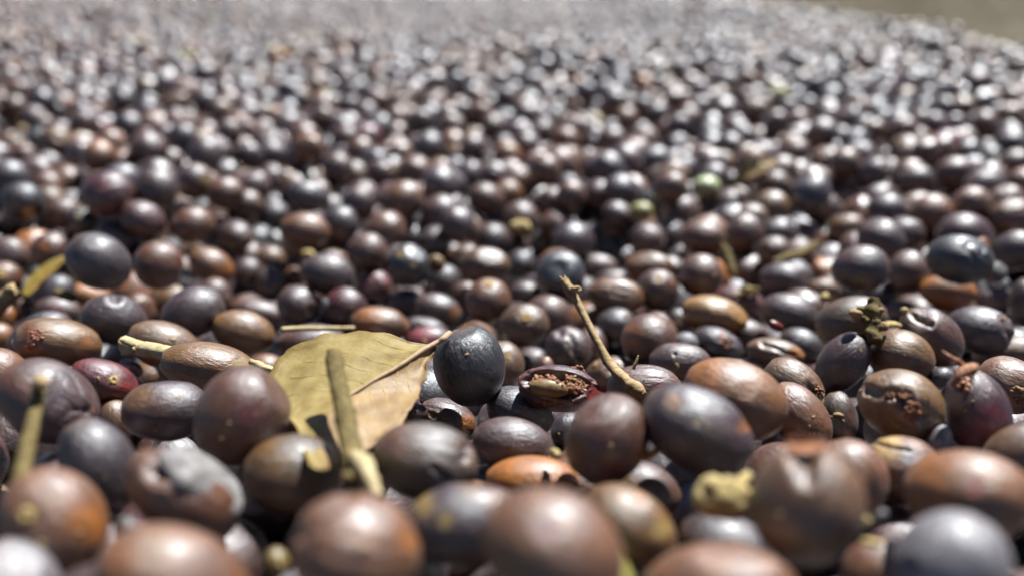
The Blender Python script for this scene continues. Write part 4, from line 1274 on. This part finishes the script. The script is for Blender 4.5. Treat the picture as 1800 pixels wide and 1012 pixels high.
M_SKIN_UNIT = skin_material("cherry_skin_unit", 'GEOMETRY', 1.75)
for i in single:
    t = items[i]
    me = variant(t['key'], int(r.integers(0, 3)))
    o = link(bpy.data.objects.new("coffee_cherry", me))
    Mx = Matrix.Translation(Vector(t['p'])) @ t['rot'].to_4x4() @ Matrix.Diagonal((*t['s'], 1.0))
    o.matrix_world = Mx
    cand = sorted(anchors, key=lambda a: math.hypot(a[0] - t['u'], (a[1] - t['v']) * 1.3))[:14]
    size = 'small' if t['s'][1] < .0066 else ('plump' if t['s'][1] > .0077 else 'mid sized')
    lab = None
    for (au, av, as_, nm) in cand:
        dx, dy = t['u'] - au, t['v'] - av
        far = math.hypot(dx, dy) > 2.6 * max(as_, t['q'])
        if dy < -abs(dx) * .7: rel = 'well beyond' if far else 'just beyond'
        elif dy > abs(dx) * .7: rel = 'well in front of' if far else 'just in front of'
        elif dx < 0: rel = 'some way left of' if far else 'left of'
        else: rel = 'some way right of' if far else 'right of'
        if t['vis'] < 60: adj = 'half buried '
        else: adj = ''
        lab_ = f"{adj}{size} {COLOR_WORD[t['key']]} cherry {rel} the {nm}"
        if lab_ not in used and len(lab_.split()) <= 16: lab = lab_; break
    if lab is None:
        lab = f"{size} {COLOR_WORD[t['key']]} cherry {rel} the {nm}, partly hidden"
    used.add(lab)
    tag(o, lab, "coffee cherry", GROUP)
sing_ = set(single)
rest = [t for i, t in enumerate(items) if i not in sing_]
for (x, y, z, rc) in deep:
    rest.append(dict(p=np.array([x, y, z]), s=(rc * 1.15, rc, rc * .97), rot=rot_for(r), key=DARK[r.integers(len(DARK))]))

# ---- everything farther off, and what lies under the surface: one uncountable mass of instanced fruit
def far_points():
    P = []
    rr = np.random.default_rng(9)
    sp = .0128
    for layer, (dz, n) in enumerate(((-.0, 1), (-.0085, 1))):
        y = .80
        while y < 3.4:
            xr = min(.74 * y + .1, float(wall_x(y)) - .009); xl = -(.74 * y + .1)
            n = int((xr - xl) / sp)
            xs = xl + (np.arange(n) + rr.random(n)) * sp
            ys = y + (rr.random(n) - .5) * sp * 1.1
            zs = bed_height(xs, ys) + dz + rr.normal(0, .0042, n)
            P.append(np.stack([xs, ys, zs], 1))
            y += sp
    return np.concatenate(P)
FP = far_points()
n_far = len(FP)
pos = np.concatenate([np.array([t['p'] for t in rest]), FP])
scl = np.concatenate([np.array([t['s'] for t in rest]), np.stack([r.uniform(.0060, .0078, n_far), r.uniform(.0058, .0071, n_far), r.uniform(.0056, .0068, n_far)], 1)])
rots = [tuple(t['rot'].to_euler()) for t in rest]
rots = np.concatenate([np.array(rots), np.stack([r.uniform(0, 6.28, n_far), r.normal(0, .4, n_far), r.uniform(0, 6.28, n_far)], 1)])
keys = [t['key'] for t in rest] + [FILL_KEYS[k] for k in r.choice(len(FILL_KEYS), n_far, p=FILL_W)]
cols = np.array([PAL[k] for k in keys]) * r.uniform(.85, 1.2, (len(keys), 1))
odd = r.random(len(keys)); cols[odd > .996] = PAL['Y2']; cols[(odd > .992) & (odd < .995)] = PAL['Y']; cols[(odd > .988) & (odd < .992)] = PAL['O']
me = bpy.data.meshes.new("cherry_mass"); me.from_pydata([tuple(p) for p in pos], [], [])
a = me.attributes.new("rot", 'FLOAT_VECTOR', 'POINT'); a.data.foreach_set("vector", rots.astype(np.float32).ravel())
a = me.attributes.new("scl", 'FLOAT_VECTOR', 'POINT'); a.data.foreach_set("vector", scl.astype(np.float32).ravel())
a = me.attributes.new("skin", 'FLOAT_COLOR', 'POINT'); c4 = np.ones((len(cols), 4), np.float32); c4[:, :3] = cols; a.data.foreach_set("color", c4.ravel())
me.materials.append(M_MASS)
mass = link(bpy.data.objects.new("cherry_mass", me))
tag(mass, "bed of drying coffee cherries stretching back to the wall", None, None, "stuff")
gn = bpy.data.node_groups.new("cherry_mass", 'GeometryNodeTree')
gn.interface.new_socket("Geometry", in_out='INPUT', socket_type='NodeSocketGeometry')
gn.interface.new_socket("Geometry", in_out='OUTPUT', socket_type='NodeSocketGeometry')
gi = gn.nodes.new('NodeGroupInput'); go = gn.nodes.new('NodeGroupOutput')
iop = gn.nodes.new('GeometryNodeInstanceOnPoints')
join = gn.nodes.new('GeometryNodeGeometryToInstance')
for k in range(4):
    ico = gn.nodes.new('GeometryNodeMeshIcoSphere'); ico.inputs['Subdivisions'].default_value = 4
    sp_ = gn.nodes.new('GeometryNodeSetPosition'); nz = gn.nodes.new('ShaderNodeTexNoise'); nz.noise_dimensions = '4D'
    nz.inputs['W'].default_value = k * 3.7 + .5; nz.inputs['Scale'].default_value = 1.1; nz.inputs['Detail'].default_value = 1.5
    sub = gn.nodes.new('ShaderNodeVectorMath'); sub.operation = 'SUBTRACT'; sub.inputs[1].default_value = (.5, .5, .5)
    scn = gn.nodes.new('ShaderNodeVectorMath'); scn.operation = 'SCALE'; scn.inputs['Scale'].default_value = .32
    gn.links.new(nz.outputs['Color'], sub.inputs[0]); gn.links.new(sub.outputs[0], scn.inputs[0])
    gn.links.new(ico.outputs['Mesh'], sp_.inputs['Geometry']); gn.links.new(scn.outputs[0], sp_.inputs['Offset'])
    sm = gn.nodes.new('GeometryNodeSetShadeSmooth'); gn.links.new(sp_.outputs[0], sm.inputs[0])
    mt = gn.nodes.new('GeometryNodeSetMaterial'); mt.inputs['Material'].default_value = M_MASS; gn.links.new(sm.outputs[0], mt.inputs[0])
    gn.links.new(mt.outputs[0], join.inputs[0])
na = {}
for nm, ty in (("rot", 'FLOAT_VECTOR'), ("scl", 'FLOAT_VECTOR')):
    q = gn.nodes.new('GeometryNodeInputNamedAttribute'); q.data_type = ty; q.inputs['Name'].default_value = nm; na[nm] = q
e2r = gn.nodes.new('FunctionNodeEulerToRotation'); gn.links.new(na['rot'].outputs[0], e2r.inputs[0])
gn.links.new(gi.outputs[0], iop.inputs['Points']); gn.links.new(join.outputs[0], iop.inputs['Instance'])
iop.inputs['Pick Instance'].default_value = True
idx = gn.nodes.new('FunctionNodeRandomValue'); idx.data_type = 'INT'
idx.inputs[4].default_value = 0; idx.inputs[5].default_value = 3
gn.links.new(idx.outputs[2], iop.inputs['Instance Index'])
gn.links.new(e2r.outputs[0], iop.inputs['Rotation']); gn.links.new(na['scl'].outputs[0], iop.inputs['Scale'])
gn.links.new(iop.outputs[0], go.inputs[0])
mod = mass.modifiers.new("mass", 'NODES'); mod.node_group = gn
print("mass points", len(pos))
